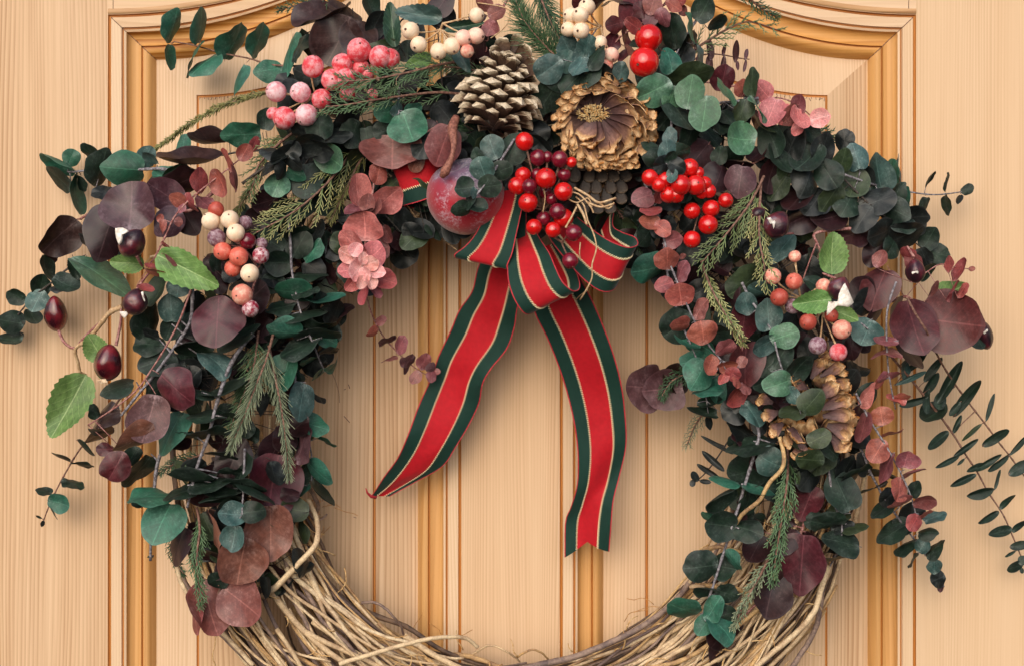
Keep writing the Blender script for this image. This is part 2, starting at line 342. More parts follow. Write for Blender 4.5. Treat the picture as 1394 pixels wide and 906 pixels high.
# small knocks and a hairline crack in the wood beside the wreath
mk = MB()
def mark(pts, d, r): mk.tube([Vector(((x-697)*S, -(d)*S, Z0+(453-y)*S)) for (x, y) in pts], r*S, 4)
for (x, y, l, a) in ((450, 487, 7, 60), (474, 526, 6, -70), (471, 571, 12, -48), (468, 530, 3, 20), (482, 705, 4, -20), (1120, 133, 5, 10), (1090, 128, 6, 30), (1105, 134, 4, -60)):
    mark([(x-l*.5*math.cos(R_(a)), y+l*.5*math.sin(R_(a))), (x+l*.5*math.cos(R_(a)), y-l*.5*math.sin(R_(a)))], -11.5, .55)
mark([(447, 494), (450, 506), (456, 520), (460, 535), (461, 548)], -11.5, .35)
for cx_, sg in ((147, 1), (1247, -1)):      # mitred corners and the joints of rail and stile
    for (o0_, d0_), (o1_, d1_) in zip(PROF[3:], PROF[4:]):
        mk.tube([Vector(((cx_+sg*o_-697)*S, -(dd_+.2)*S, Z0+(453-(20+57*o_/60))*S)) for o_, dd_ in ((o0_, d0_), (o1_, d1_))], .5*S, 4)
mark([(154, -40), (154, 17)], 0, .5); mark([(1237, -40), (1237, 17)], 0, .5)
for a_ in range(26):      # short fibres torn along the upper step of each panel
    x_ = (270+a_*5.5) if a_ < 13 else (1125-(a_-13)*6); y_ = 131-.0014*min(abs(x_-267), abs(x_-1128))**1.97; mark([(x_, y_), (x_+rnd.uniform(-2, 2), y_+rnd.uniform(2, 6))], -11.3, .4)
mo = mk.build('wood_scratches', ST_BROWN, door)

# ================================================================= THE TWIG RING
CX, CY = 703, 600
def twig_mat(name, a, b, c):
    m = NT(name); tc = m.n('TexCoord'); oi = m.n('ObjectInfo'); r = m.math('MULTIPLY', oi.outputs['Random'], 13.0)
    n = m.n('TexNoise', noise_dimensions='4D', Scale=90.0, Detail=5.0, Roughness=.7); m.l(tc.outputs['Object'], n.inputs['Vector']); m.l(r, n.inputs['W'])
    n2 = m.n('TexNoise', noise_dimensions='4D', Scale=700.0, Detail=3.0); m.l(tc.outputs['Object'], n2.inputs['Vector']); m.l(r, n2.inputs['W'])
    base = m.mix(m.ramp(oi.outputs['Random'], [(0, (0, 0, 0)), (1, (1, 1, 1))]), a, b)
    c1 = m.mix(m.ramp(n.outputs[0], [(.44, (0, 0, 0)), (.62, (1, 1, 1))]), base, c)
    c2 = m.mix(1.0, c1, m.ramp(n2.outputs[0], [(.3, (.78, .76, .74)), (.6, (1.1, 1.1, 1.1))]), 'MULTIPLY')
    m.l(c2, m.b.inputs['Base Color']); m.b.inputs['Roughness'].default_value = .7
    m.bump(m.math('ADD', n2.outputs[0], n.outputs[0]), .6, .0006); return m.m
T_TAN = twig_mat('twig_tan', srgb(226, 206, 172), srgb(206, 178, 140), srgb(174, 146, 116))
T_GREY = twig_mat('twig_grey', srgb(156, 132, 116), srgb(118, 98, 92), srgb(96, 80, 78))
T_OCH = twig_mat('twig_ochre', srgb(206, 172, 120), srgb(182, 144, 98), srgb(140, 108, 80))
T_SHADE = twig_mat('twig_inner_shade', srgb(112, 88, 70), srgb(86, 66, 54), srgb(64, 50, 44))  # dark twig colour that paints shade into the ring's gaps
ring = thing('twig_ring', 'woven ring of bare tan and grey twigs forming the wreath base', 'wreath base')
tr = random.Random(21)
def ring_pt(phi, rad, dep): return P(CX + rad*math.cos(phi), CY - rad*math.sin(phi), dep)
for i in range(296):
    low = i < 212
    c0 = tr.uniform(R_(205), R_(335)) if low else tr.uniform(0, 2*math.pi)
    span = R_(tr.uniform(38, 95)); a0 = c0-span/2
    rho = math.sqrt(tr.uniform(.3, 1)); th = tr.uniform(0, 2*math.pi)
    if low and tr.random() < .6: th = tr.uniform(math.pi*.05, math.pi*.95)
    tw = tr.uniform(-1.7, 1.7); n = 26; pts = []; rr = []
    r0 = tr.choice((1.7, 2.1, 2.5, 3.0, 3.5, 4.2)) ; sd = tr.uniform(0, 100); wob = tr.uniform(4, 11)
    for k in range(n+1):
        t = k/n; ph = a0 + span*t; q = th + tw*(t-.5)
        wv = noise.noise(Vector((sd, t*4.5, 0)))*wob; wd = noise.noise(Vector((sd, 7, t*4.5)))*wob
        kink = noise.noise(Vector((sd, 3, t*16)))*1.3
        pts.append(ring_pt(ph, 388+90*rho*math.cos(q)+wv*1.5+kink, max(8, 62+50*rho*math.sin(q)+wd)))
        rr.append(r0*S*(1-.45*t)*(1+.12*noise.noise(Vector((sd, t*22, 5)))))
    mb = MB(); mb.tube(pts, rr, 7)
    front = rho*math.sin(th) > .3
    mb.build('twig', tr.choice((T_TAN, T_TAN, T_TAN, T_TAN, T_GREY, T_OCH) if front else (T_GREY, T_SHADE, T_SHADE, T_SHADE, T_OCH)), ring)  # twigs lying deeper get darker colours in place of shade
def twig(pts, r0, r1, mat, kink=1.0):
    n = max(10, len(pts)*7); v = []; rr = []; sd = tr.uniform(0, 99)
    for k in range(n+1):
        x, y, d = cr(pts, k/n); kk = noise.noise_vector(Vector((sd, k*.45, 0)))*kink
        v.append(P(x+kk[0], y+kk[1], d+kk[2])); rr.append((r0+(r1-r0)*k/n)*S*(1+.1*noise.noise(Vector((sd, k*.8, 3)))))
    mb = MB(); mb.tube(v, rr, 8); return mb.build('twig', mat, ring)
twig([(357, 811, 118), (376, 798, 126), (407, 766, 134), (428, 743, 132), (433, 722, 120), (429, 700, 100), (420, 680, 80)], 4.2, 3.2, T_TAN, .5)
twig([(462, 903, 118), (505, 890, 126), (549, 877, 130), (590, 868, 126), (631, 867, 110), (650, 880, 100)], 3.2, 2.4, T_TAN)
twig([(492, 820, 70), (508, 819, 80), (522, 825, 84), (535, 838, 84), (545, 851, 70), (549, 862, 60)], 2, 1.4, T_GREY)
twig([(700, 912, 108), (736, 904, 116), (783, 893, 120), (832, 873, 118), (872, 853, 110), (915, 821, 96), (940, 790, 80)], 4.5, 3.6, T_GREY, .7)
twig([(1128, 770, 100), (1118, 800, 112), (1108, 832, 114), (1082, 862, 112), (1046, 892, 108), (1020, 915, 100)], 4, 3.4, T_TAN, .8)
twig([(1120, 800, 90), (1112, 850, 88), (1090, 890, 90), (1068, 920, 90)], 3.6, 3.6, T_GREY, 1)
twig([(242, 772, 60), (262, 812, 70), (285, 845, 74), (320, 880, 74), (360, 920, 70)], 3.6, 4, T_GREY, 1)
twig([(238, 745, 90), (246, 790, 98), (272, 830, 100), (305, 862, 98), (345, 905, 94)], 3, 3, T_TAN, 1)
twig([(1061, 594, 178), (1067, 618, 184), (1064, 638, 184), (1047, 657, 180), (1034, 680, 172), (1012, 698, 160), (1002, 712, 146)], 2.8, 2.6, T_OCH, .3)
twig([(420, 660, 60), (428, 675, 66), (434, 690, 60), (425, 700, 52), (418, 690, 48)], 3.2, 2, T_GREY)
twig([(408, 685, 60), (420, 698, 70), (432, 708, 62), (445, 700, 50)], 2.4, 1.4, T_GREY)
twig([(950, 795, 90), (966, 797, 112), (1000, 800, 118), (1025, 812, 100)], 3.4, 3, T_OCH)
twig([(940, 798, 90), (958, 800, 115), (940, 818, 118), (925, 822, 90)], 3, 3, T_TAN)
twig([(950, 752, 90), (975, 744, 112), (1006, 750, 118), (1030, 760, 96)], 2.8, 2.4, T_OCH)
twig([(640, 893, 60), (665, 878, 80), (690, 886, 84), (708, 900, 60)], 1.6, 1.2, T_TAN)
twig([(705, 893, 60), (722, 884, 72), (738, 888, 66), (748, 900, 50)], 1.5, 1.2, T_OCH)
rt_ = MB()
for i in range(120):
    ph = tr.uniform(R_(195), R_(345)) if i < 100 else tr.uniform(R_(150), R_(390))
    rad = 388 + tr.uniform(-98, 98); dd = 60 + 58*math.sqrt(max(0, 1-((rad-388)/100)**2)) * tr.uniform(.6, 1.05)
    x, y = CX+rad*math.cos(ph), CY-rad*math.sin(ph)
    a = ph + math.pi/2 + tr.uniform(-1.2, 1.2) + (math.pi if tr.random() < .5 else 0); ln = tr.uniform(10, 62); cur = tr.uniform(-2.2, 2.2); pts = []
    n = 9; sd = tr.uniform(0, 99)
    for k in range(n+1):
        pts.append(P(x, y, dd + 8*math.sin(k/n*3.1))); x += math.cos(a)*ln/n; y -= math.sin(a)*ln/n; a += cur/n + noise.noise(Vector((sd, k*.7, 0)))*.7
    rt_.tube(pts, [S*tr.uniform(.6, 1.3)*(1-.5*k/n) for k in range(n+1)], 4)
ro = rt_.build('fine_rootlets', stem_mat('rootlet_straw', srgb(196, 152, 96), srgb(222, 190, 140)), ring); ro['kind'] = 'stuff'
# stray hairs on the inside edge
hb = MB()
for (x, y, a, ln) in [(425+tr.uniform(-8, 14), 690+tr.uniform(-20, 50), tr.uniform(20, 170), tr.uniform(14, 34)) for _ in range(26)] + \
        [(890, 822, 140, 40), (905, 828, 160, 44), (850, 845, 60, 40), (455, 690, -20, 34), (620, 868, 30, 26), (560, 858, 60, 30), (600, 862, 110, 22)]:
    pts = []; aa = R_(a); sd = tr.uniform(0, 99); xx, yy = x, y
    for k in range(9):
        pts.append(P(xx, yy, 40+6*math.sin(k))); xx += math.cos(aa)*ln/8; yy -= math.sin(aa)*ln/8; aa += noise.noise(Vector((sd, k*.5, 0)))*.9
    hb.tube(pts, S*.55, 3)
hb.build('loose_roots', ST_ORANGE, ring)['kind'] = 'stuff'

# ================================================================= LEAVES
def leaf_mesh(name, shape, seed, cup=0.15, bend=0.1, wave=.03, fold=0.05, tw=0.0):
    """a leaf 1 long (y 0..1) and 1 wide; closed thin shell"""
    r = random.Random(seed); N = 40 if shape != 'serrate' else 56; RG = 4
    fr, ph = r.choice((2, 3, 3)), r.uniform(0, 6.28)
    asy = r.uniform(-.06, .06); pts = []
    def outline(t):
        a = 2*math.pi*t     # a=0 at the base, going round
        sx, cy_ = math.sin(a), -math.cos(a)
        if shape == 'round':
            rr = 1 + .035*math.sin(2*a+ph) + .03*math.sin(3*a+ph*3) + .022*math.sin(5*a+ph*2) + .01*math.sin(9*a+ph) + pt_*math.exp(-((a-math.pi)/.3)**2)
            notch = -.16*math.exp(-(min(a, 2*math.pi-a)/.32)**2)*r_not
            return (sx*.5*rr*(1+asy*cy_), .5+cy_*.5*(rr+notch))
        if shape == 'oval':     # rounded, narrowing to the base, slightly pointed tip
            y = .5+cy_*.5; wd = abs(math.sin(a))**.9*(1-.22*(cy_*-1 if cy_ < 0 else cy_*.9)); return (math.copysign(wd*.5, sx)*(1+.03*math.sin(4*a+ph)), y)
        if shape == 'tip':      # broad leaf drawn out to a blunt point
            y = .5+cy_*.5; wd = abs(math.sin(a))**.8; 
            if cy_ > .35: wd *= 1-.38*((cy_-.35)/.65)**1.5
            return (math.copysign(wd*.5, sx)*(1+.03*math.sin(3*a+ph)), y)
        if shape == 'lance':
            y = .5+cy_*.5; wd = abs(math.sin(a))**1.15; return (math.copysign(wd*.5, sx)*(1+.05*math.sin(2*a+ph)), y)
        y = .5+cy_*.5; wd = abs(math.sin(a))**1.0*(1-.25*cy_); 
        z = (t*N) % 2
        k = 1 + (.05 if int(t*N+.5) % 2 else -.045); return (math.copysign(wd*.5, sx)*k, y + (.012 if int(t*N+.5) % 2 else 0))
    r_not = r.uniform(-.5, 1.1); pt_ = r.choice((0, 0, .06, .1))
    def hz(x, y):
        yy = y-.5
        z = cup*(x*x*2.2 + yy*yy*1.3) - cup*.25 + bend*(y*y-.3) + fold*abs(x)
        ang = math.atan2(x, yy); rad = min(1, 2*math.sqrt(x*x+yy*yy))
        z += wave*math.sin(ang*fr+ph)*rad**2 + wave*.4*math.sin(ang*(fr+4)+ph*2)*rad**3 + tw*x*(y-.5)
        return z
    v = []; f = []; th = .0045
    for side in (1, -1):
        b = len(v); v.append((0, .5, hz(0, .5)+side*th))
        for g in range(1, RG+1):
            q = (g/RG)**.85
            for k in range(N):
                x, y = outline(k/N); x *= q; y = .5+(y-.5)*q; e = th*(1 if g < RG else .35)
                v.append((x, y, hz(x, y)+side*e))
        for k in range(N):
            k2 = (k+1) % N; tri = (b, b+1+k, b+1+k2); f.append(tri if side > 0 else tri[::-1])
            for g in range(RG-1):
                o = b+1+g*N; qd = (o+k, o+N+k, o+N+k2, o+k2); f.append(qd if side > 0 else qd[::-1])
    o1 = 1+(RG-1)*N; o2 = o1+1+RG*N; o3 = len(v)      # the cut edge keeps its own vertices so the blade shades flat to its rim
    v += [v[o1+k] for k in range(N)] + [v[o2+k] for k in range(N)]
    for k in range(N):
        k2 = (k+1) % N; f.append((o3+k, o3+N+k, o3+N+k2, o3+k2))
    me = bpy.data.meshes.new(name); me.from_pydata(v, [], f); me.polygons.foreach_set('use_smooth', [True]*len(f)); me.update(); return me
SHAPES = {}
def shape_set(key, shape, n, **kw):
    base = []
    for i in range(n):
        r = random.Random(hash((len(key), i, ord(key[0]))) & 0xffff)
        k = dict(cup=r.uniform(-.45, .5), bend=r.uniform(-.3, .34), wave=r.uniform(.015, .07), fold=r.uniform(-.12, .3), tw=r.uniform(-.6, .6)); k.update(kw)
        base.append((shape, 100+i*7+ord(key[0]), k))
    SHAPES[key] = base
shape_set('r', 'round', 14); shape_set('v', 'oval', 7); shape_set('t', 'tip', 5); shape_set('n', 'lance', 6, wave=.02, cup=.1); shape_set('x', 'serrate', 4, wave=.05, cup=.15, fold=.18)
shape_set('b', 'round', 5, wave=.06, fold=.05); shape_set('f', 'round', 7, cup=.16, bend=.05, tw=.1)
CACHE = {}
def leaf_data(sh, i, mk):
    key = (sh, i, mk)
    if key not in CACHE:
        shape, seed, kw = SHAPES[sh][i]; base = CACHE.get((sh, i))
        if base is None: base = CACHE[(sh, i)] = leaf_mesh('leaf', shape, seed, **kw)
        me = base.copy(); me.name = 'leaf'; me.materials.clear(); me.materials.append(LM[mk]); CACHE[key] = me
    return CACHE[key]
def put_leaf(parent, x, y, L, W, ang, d, mk, sh='r', r=rnd, tilt=None, main=None, roll=None):
    narrow = sh in 'n'
    tw = W if (narrow or sh == 'x') else max(W, .86*L)
    ca = min(1, W/tw)
    rl = math.acos(ca)*(1 if r.random() < .5 else -1) if ca < .97 else R_(r.uniform(-16, 16))
    if narrow: rl = R_(r.uniform(-25, 25))
    if roll is not None: rl = R_(roll)
    pt = R_(r.uniform(-6, 22)) if tilt is None else R_(tilt)
    Lt = L/max(.5, math.cos(pt)); d = max(d, 6+abs(math.sin(rl))*tw*.5, 6+.5*L*abs(math.sin(pt)))
    a = R_(ang); f = 1-d/D
    u = Vector((math.cos(a)*math.cos(pt), -math.sin(pt), math.sin(a)*math.cos(pt)))
    n = Vector((0, -1, 0)); n = (n-u*n.dot(u)).normalized(); n = Matrix.Rotation(rl, 3, u) @ n
    X = u.cross(n)
    c = P(x, y, d); base = c-u*(Lt*.5*S*f)
    M = Matrix.Identity(4)
    for i, (vec, s_) in enumerate(((X, tw*S*f), (u, Lt*S*f), (n, max(tw, Lt)*S*f*.8))):
        for j in range(3): M[j][i] = vec[j]*s_
    M.translation = base-parent.location
    o = put('leaf', leaf_data(sh, r.randrange(len(SHAPES[sh])), mk), M, parent, (MATWORD[mk]+' leaf') if main and mk != main else None)
    return base
STEMS = dict(p=ST_PALE, b=ST_BROWN, r=ST_RED, d=ST_DARK, t=ST_TAN)
def sprig(label, stem, leaves, mk='g', d=150, sh='r', sr=(1.9, .8), sm='p', petiole=True, cat='eucalyptus sprig', name='eucalyptus_sprig', group='eucalyptus sprigs round the wreath', dstem=None, seed=None):
    """stem: 'x,y[,d] x,y[,d] ...'; leaves: 'x y L W [ang|_] [d|+n] [mat] [shape]; ...'"""
    r = random.Random(seed if seed is not None else sum(map(ord, label)))
    root = thing(name, label, cat, group)
    st = []
    for tok in stem.split():
        q = [float(z) for z in tok.split(',')]; st.append((q[0], q[1], q[2] if len(q) > 2 else (dstem if dstem is not None else d-8)))
    if sm == 'p' and seed is None: st = [(a[0], a[1], a[2]+5) for a in st]
    mb = MB(); n = max(8, len(st)*6); dense = [cr(st, i/n) for i in range(n+1)]
    dense = [(a[0], a[1], max(4, a[2])) for a in dense]
    root.location = P(*st[0])
    sp = [P(*a) for a in dense]; rr = [(sr[0]+(sr[1]-sr[0])*i/n)*S*(1.0+(.25 if i % 6 == 0 else 0)) for i in range(n+1)]
    mb.tube([p-root.location for p in sp], rr, 7)
    items = [e.split() for e in leaves.replace('\n', ' ').split(';') if e.strip()]
    for i, e in enumerate(items):
        x, y, L, W = map(float, e[:4]); ang = None; dd = d + i*1.3 % 17; m_ = mk; s_ = sh
        rest = e[4:]
        if rest: ang = None if rest[0] == '_' else float(rest[0]); rest = rest[1:]
        for tok in rest:
            if tok[0] == '+': dd = d+float(tok[1:])
            elif tok.replace('.', '').replace('-', '').isdigit(): dd = float(tok)
            elif tok[0] == '=': s_ = tok[1:]
            else: m_ = tok
        near = min(dense, key=lambda a: (a[0]-x)**2+(a[1]-y)**2)
        if ang is None:
            dx, dy = x-near[0], near[1]-y
            ang = math.degrees(math.atan2(dy, dx)) if dx*dx+dy*dy > 9 else r.uniform(0, 360)
        b = put_leaf(root, x, y, L, W, ang, dd, m_, s_, r, main=mk)
        # petiole from the stem to the leaf base
        q = P(*min(dense, key=lambda a: (P(*a)-b).length)); 
        if petiole and .002 < (q-b).length < (34 if sm == 'p' else 110 if sm == 'd' else 60)*S:
            mid = (q+b)/2 + Vector((0, .0015, 0))
            mb.tube([q-root.location, mid-root.location, b-root.location], [sr[1]*S*.8, sr[1]*S*.65, sr[1]*S*.55], 5)
    o = mb.build('stem', STEMS[sm], root)
    return root

# ---------------------------------------------------------------- fronds
FR = {}
def frond_mat(name, a, b, tipc):
    m = NT(name); tc = m.n('TexCoord'); uv = m.n('SeparateXYZ'); m.l(tc.outputs['UV'], uv.inputs[0])
    n = m.n('TexNoise', Scale=120.0, Detail=2.0); m.l(tc.outputs['Object'], n.inputs['Vector'])
    c = m.mix(m.ramp(n.outputs[0], [(.4, (0, 0, 0)), (.6, (1, 1, 1))]), a, b)
    c = m.mix(m.math('POWER', uv.outputs[1], 2.0), c, tipc); m.l(c, m.b.inputs['Base Color']); m.b.inputs['Roughness'].default_value = .55; return m.m
FM = dict(
 green=frond_mat('frond_green', srgb(62, 96, 60), srgb(46, 78, 54), srgb(128, 156, 114)),
 yellow=frond_mat('frond_yellow_green', srgb(86, 108, 66), srgb(64, 86, 56), srgb(158, 168, 118)),
 grey=frond_mat('frond_grey_green', srgb(92, 108, 82), srgb(70, 86, 66), srgb(170, 178, 146)),
 dark=frond_mat('frond_dark_green', srgb(40, 68, 48), srgb(28, 50, 38), srgb(84, 118, 78)),
 straw=frond_mat('frond_straw_tipped', srgb(90, 112, 64), srgb(66, 90, 54), srgb(222, 212, 150)),
 olive=frond_mat('frond_olive', srgb(100, 102, 58), srgb(70, 76, 44), srgb(164, 158, 96)))
def frond(label, path, width, mat, kind='feather', n=46, d=150, seed=1, taper=.55, ang=(28, 48), rad=1.25, name='cedar_frond', cat='cedar frond', start=.12, fan=0.0):
    r = random.Random(seed*77+5); root = thing(name, label, cat, 'cedar fronds tucked into the wreath')
    st = [tuple(float(z) for z in t.split(',')) for t in path.split()]; st = [(a[0], a[1], a[2] if len(a) > 2 else d) for a in st]
    root.location = P(*st[0]); o0 = root.location
    sm = MB(); N = 24; dn = [cr(st, i/N) for i in range(N+1)]; sm.tube([P(*a)-o0 for a in dn], [S*(2.0-1.2*i/N) for i in range(N+1)], 6)
    sm.build('stem', ST_BROWN, root)
    fb = MB()
    def spike(x, y, dd, a, ln, r0, dz, uv0, uv1, bend=0):
        pts = []; k = 4
        for i in range(k+1):
            pts.append(P(x, y, max(5, dd))-o0); x += math.cos(a)*ln/k; y -= math.sin(a)*ln/k; dd += dz*ln/k; a += bend/k
        b = len(fb.v); fb.tube(pts, [r0*S*(1-.75*i/k) for i in range(k+1)], 3 if r0 < 1.1 else 4, cap=False)
        for i in range(b, len(fb.v)): u, vv = fb.uv[i]; fb.uv[i] = (u, uv0+(uv1-uv0)*vv)
    for i in range(n):
        t = start + (1-start)*(i+.5*r.random())/n; x, y, dd = cr(st, t); x2, y2, _ = cr(st, min(1, t+.02)); x1, y1, _ = cr(st, max(0, t-.02))
        tg = math.atan2(-(y2-y1), x2-x1); side = 1 if i % 2 else -1
        ln = width*(max(.0, 1-t)**taper*.85+.22)*r.uniform(.75, 1.15)
        a = tg + side*R_(r.uniform(*ang))*(1 if t < .97 else .3); dz = r.uniform(-.35, .45)
        if kind == 'needle':
            for _ in range(2):
                spike(x, y, dd, tg+side*R_(r.uniform(*ang)), ln*r.uniform(.6, 1.1), .85*rad*.8, r.uniform(-.5, .8), .2, .9, -side*R_(r.uniform(0, 35)))
            continue
        bend = -side*R_(r.uniform(5, 25)); k = max(4, int(ln/3.4)); xx, yy, da, aa = x, y, dd, a
        spike(x, y, dd, a, ln, rad, dz, .1, .8, bend)
        for j in range(k):
            xx += math.cos(aa)*ln/k; yy -= math.sin(aa)*ln/k; da += dz*ln/k; aa += bend/k; s2 = 1 if j % 2 else -1
            l2 = (ln*.16*(1-j/k)**.7+5.0)*r.uniform(.7, 1.1)
            spike(xx, yy, da, aa+s2*R_(r.uniform(24, 42)), l2, rad*.8, dz+r.uniform(-.3, .3), .3, 1.0, -s2*.2)
    o = fb.build('foliage', FM[mat], root); o['kind'] = 'stuff'
    return root

# ---------------------------------------------------------------- berries
def berry_mesh(kind, seed):
    r = random.Random(seed); N, M_ = 24, 16; v = []; f = []; mi = []
    v.append((0, 0, 1))
    for i in range(1, M_):
        th = math.pi*i/M_
        for k in range(N):
            ph = 2*math.pi*k/N; p = Vector((math.sin(th)*math.cos(ph), math.sin(th)*math.sin(ph), math.cos(th)))
            q = 1 + .03*noise.noise(p*1.3+Vector((seed, 0, 0))) + (.035*noise.noise(p*3.1+Vector((seed, 5, 0))) if kind == 'rough' else 0)
            if kind == 'rough' : q -= .06*math.exp(-((th-0)/.45)**2)
            q -= .07*math.exp(-(th/.28)**2)
            p = p*q; v.append(tuple(p))
    v.append((0, 0, -1))
    for k in range(N): f.append((0, 1+k, 1+(k+1) % N))
    for i in range(M_-2):
        for k in range(N): a = 1+i*N; k2 = (k+1) % N; f.append((a+k, a+N+k, a+N+k2, a+k2))
    a = 1+(M_-2)*N; e = len(v)-1
    for k in range(N): f.append((a+k, e, a+(k+1) % N))
    mi = [0]*len(f)
    # little dried calyx at the far end
    b = len(v); h = .16 if kind == 'tip' else .07; w0 = .17 if kind == 'tip' else .11
    for k in range(6): ph = k*math.pi/3; v.append((w0*math.cos(ph), w0*math.sin(ph), -.97))
    for k in range(6): ph = k*math.pi/3+.3; v.append((w0*.7*math.cos(ph), w0*.7*math.sin(ph), -1-h*(1 if k % 2 else .6)))
    for k in range(6): k2 = (k+1) % 6; f.append((b+k, b+6+k, b+6+k2, b+k2)); mi.append(1)
    f.append(tuple(b+6+k for k in range(6))); mi.append(1)
    me = bpy.data.meshes.new('berry'); me.from_pydata(v, [], f); me.polygons.foreach_set('use_smooth', [True]*len(f))
    me.materials.append(None); me.materials.append(ST_BROWN); me.polygons.foreach_set('material_index', mi); me.update(); return me
BD = {k: [berry_mesh(k, s) for s in (3, 8, 15)] for k in ('round', 'rough', 'tip')}; BC = {}
def berries(label, items, mk, hub, kind='round', d=185, sm='t', group='berry clusters in the wreath', sr=1.3, cat='berry cluster', name='berry_cluster'):
    """items: 'x y r [d|+n] [mat]'; hub: 'x,y,d' points where the stalks meet (the nearest is used)"""
    r = random.Random(sum(map(ord, label))); root = thing(name, label, cat, group)
    hubs = [tuple(float(z) for z in t.split(',')) for t in hub.split()]; root.location = P(*hubs[0]); o0 = root.location; mb = MB()
    if len(hubs) > 1: mb.tube([P(*cr(hubs, i/12))-o0 for i in range(13)], S*sr*1.2, 6)
    for e in [q.split() for q in items.split(';') if q.strip()]:
        x, y, rad = map(float, e[:3]); dd = d + r.uniform(-5, 5); m_ = mk
        for tok in e[3:]:
            if tok[0] == '+' or (tok[0] == '-' and tok[1:].isdigit()): dd = d+float(tok)
            elif tok.isdigit(): dd = float(tok)
            else: m_ = tok
        c = P(x, y, dd); hb = min(hubs, key=lambda h: (h[0]-x)**2+(h[1]-y)**2); h = P(*hb)
        ax = (h-c).normalized() if (h-c).length > 0 else Vector((0, 0, 1))
        ax = (ax + Vector((r.uniform(-.3, .3), r.uniform(-.1, .3), r.uniform(-.3, .3)))).normalized()
        rot = ax.to_track_quat('Z', 'Y').to_matrix().to_4x4(); q = S*rad*(1-dd/D); el = r.uniform(.96, 1.06)
        key = (kind, r.randrange(3), m_)
        if key not in BC:
            me = BD[kind][key[1]].copy(); me.materials[0] = BM[m_]; me.name = 'berry'; BC[key] = me
        put('berry', BC[key], Matrix.Translation(c-o0) @ rot @ Matrix.Diagonal((q, q, q*el, 1)), root, (BWORD[m_]+' berry') if m_ != mk else None)
        s0 = c+ax*q*.9; mid = s0.lerp(h, .5)+Vector((0, .001, -.002))+ax*S*4
        mb.tube([(s0*(1-t)*(1-t)+mid*2*t*(1-t)+h*t*t)-o0 for t in (0, .2, .4, .6, .8, 1)], [S*sr*k for k in (1.25, .9, .8, .85, .95, 1.1)], 6)
    mb.build('stalk', STEMS[sm], root); return root

# ---------------------------------------------------------------- dried rose hips with papery remains
def hip_mat():
    m = NT('hip_skin'); tc = m.n('TexCoord'); oi = m.n('ObjectInfo'); n = m.n('TexNoise', noise_dimensions='4D', Scale=1.8, Detail=5.0); m.l(tc.outputs['Object'], n.inputs['Vector']); m.l(m.math('MULTIPLY', oi.outputs['Random'], 40.0), n.inputs['W'])
    c = m.ramp(n.outputs[0], [(.36, srgb(30, 18, 26)), (.5, srgb(58, 26, 38)), (.6, srgb(98, 36, 46)), (.72, srgb(108, 94, 110))])
    m.l(c, m.b.inputs['Base Color']); m.b.inputs['Roughness'].default_value = .36; m.b.inputs['Coat Weight'].default_value = .3; m.b.inputs['Coat Roughness'].default_value = .15
    m.bump(n.outputs[0], .8, .003); return m.m
def hip_mat2():
    m = NT('hip_skin_red'); tc = m.n('TexCoord'); n = m.n('TexNoise', Scale=1.6, Detail=4.0); m.l(tc.outputs['Object'], n.inputs['Vector'])
    m.l(m.ramp(n.outputs[0], [(.4, srgb(48, 16, 24)), (.56, srgb(104, 26, 36)), (.72, srgb(146, 56, 62))]), m.b.inputs['Base Color']); m.b.inputs['Roughness'].default_value = .24; m.b.inputs['Coat Weight'].default_value = .5
    m.b.inputs['Coat Roughness'].default_value = .08; return m.m
HIP, HIPR = hip_mat(), hip_mat2()
PAPER = stem_mat('papery_white', srgb(216, 206, 196), srgb(240, 236, 230)); PAPER_T = stem_mat('papery_tan', srgb(196, 164, 132), srgb(226, 206, 178))
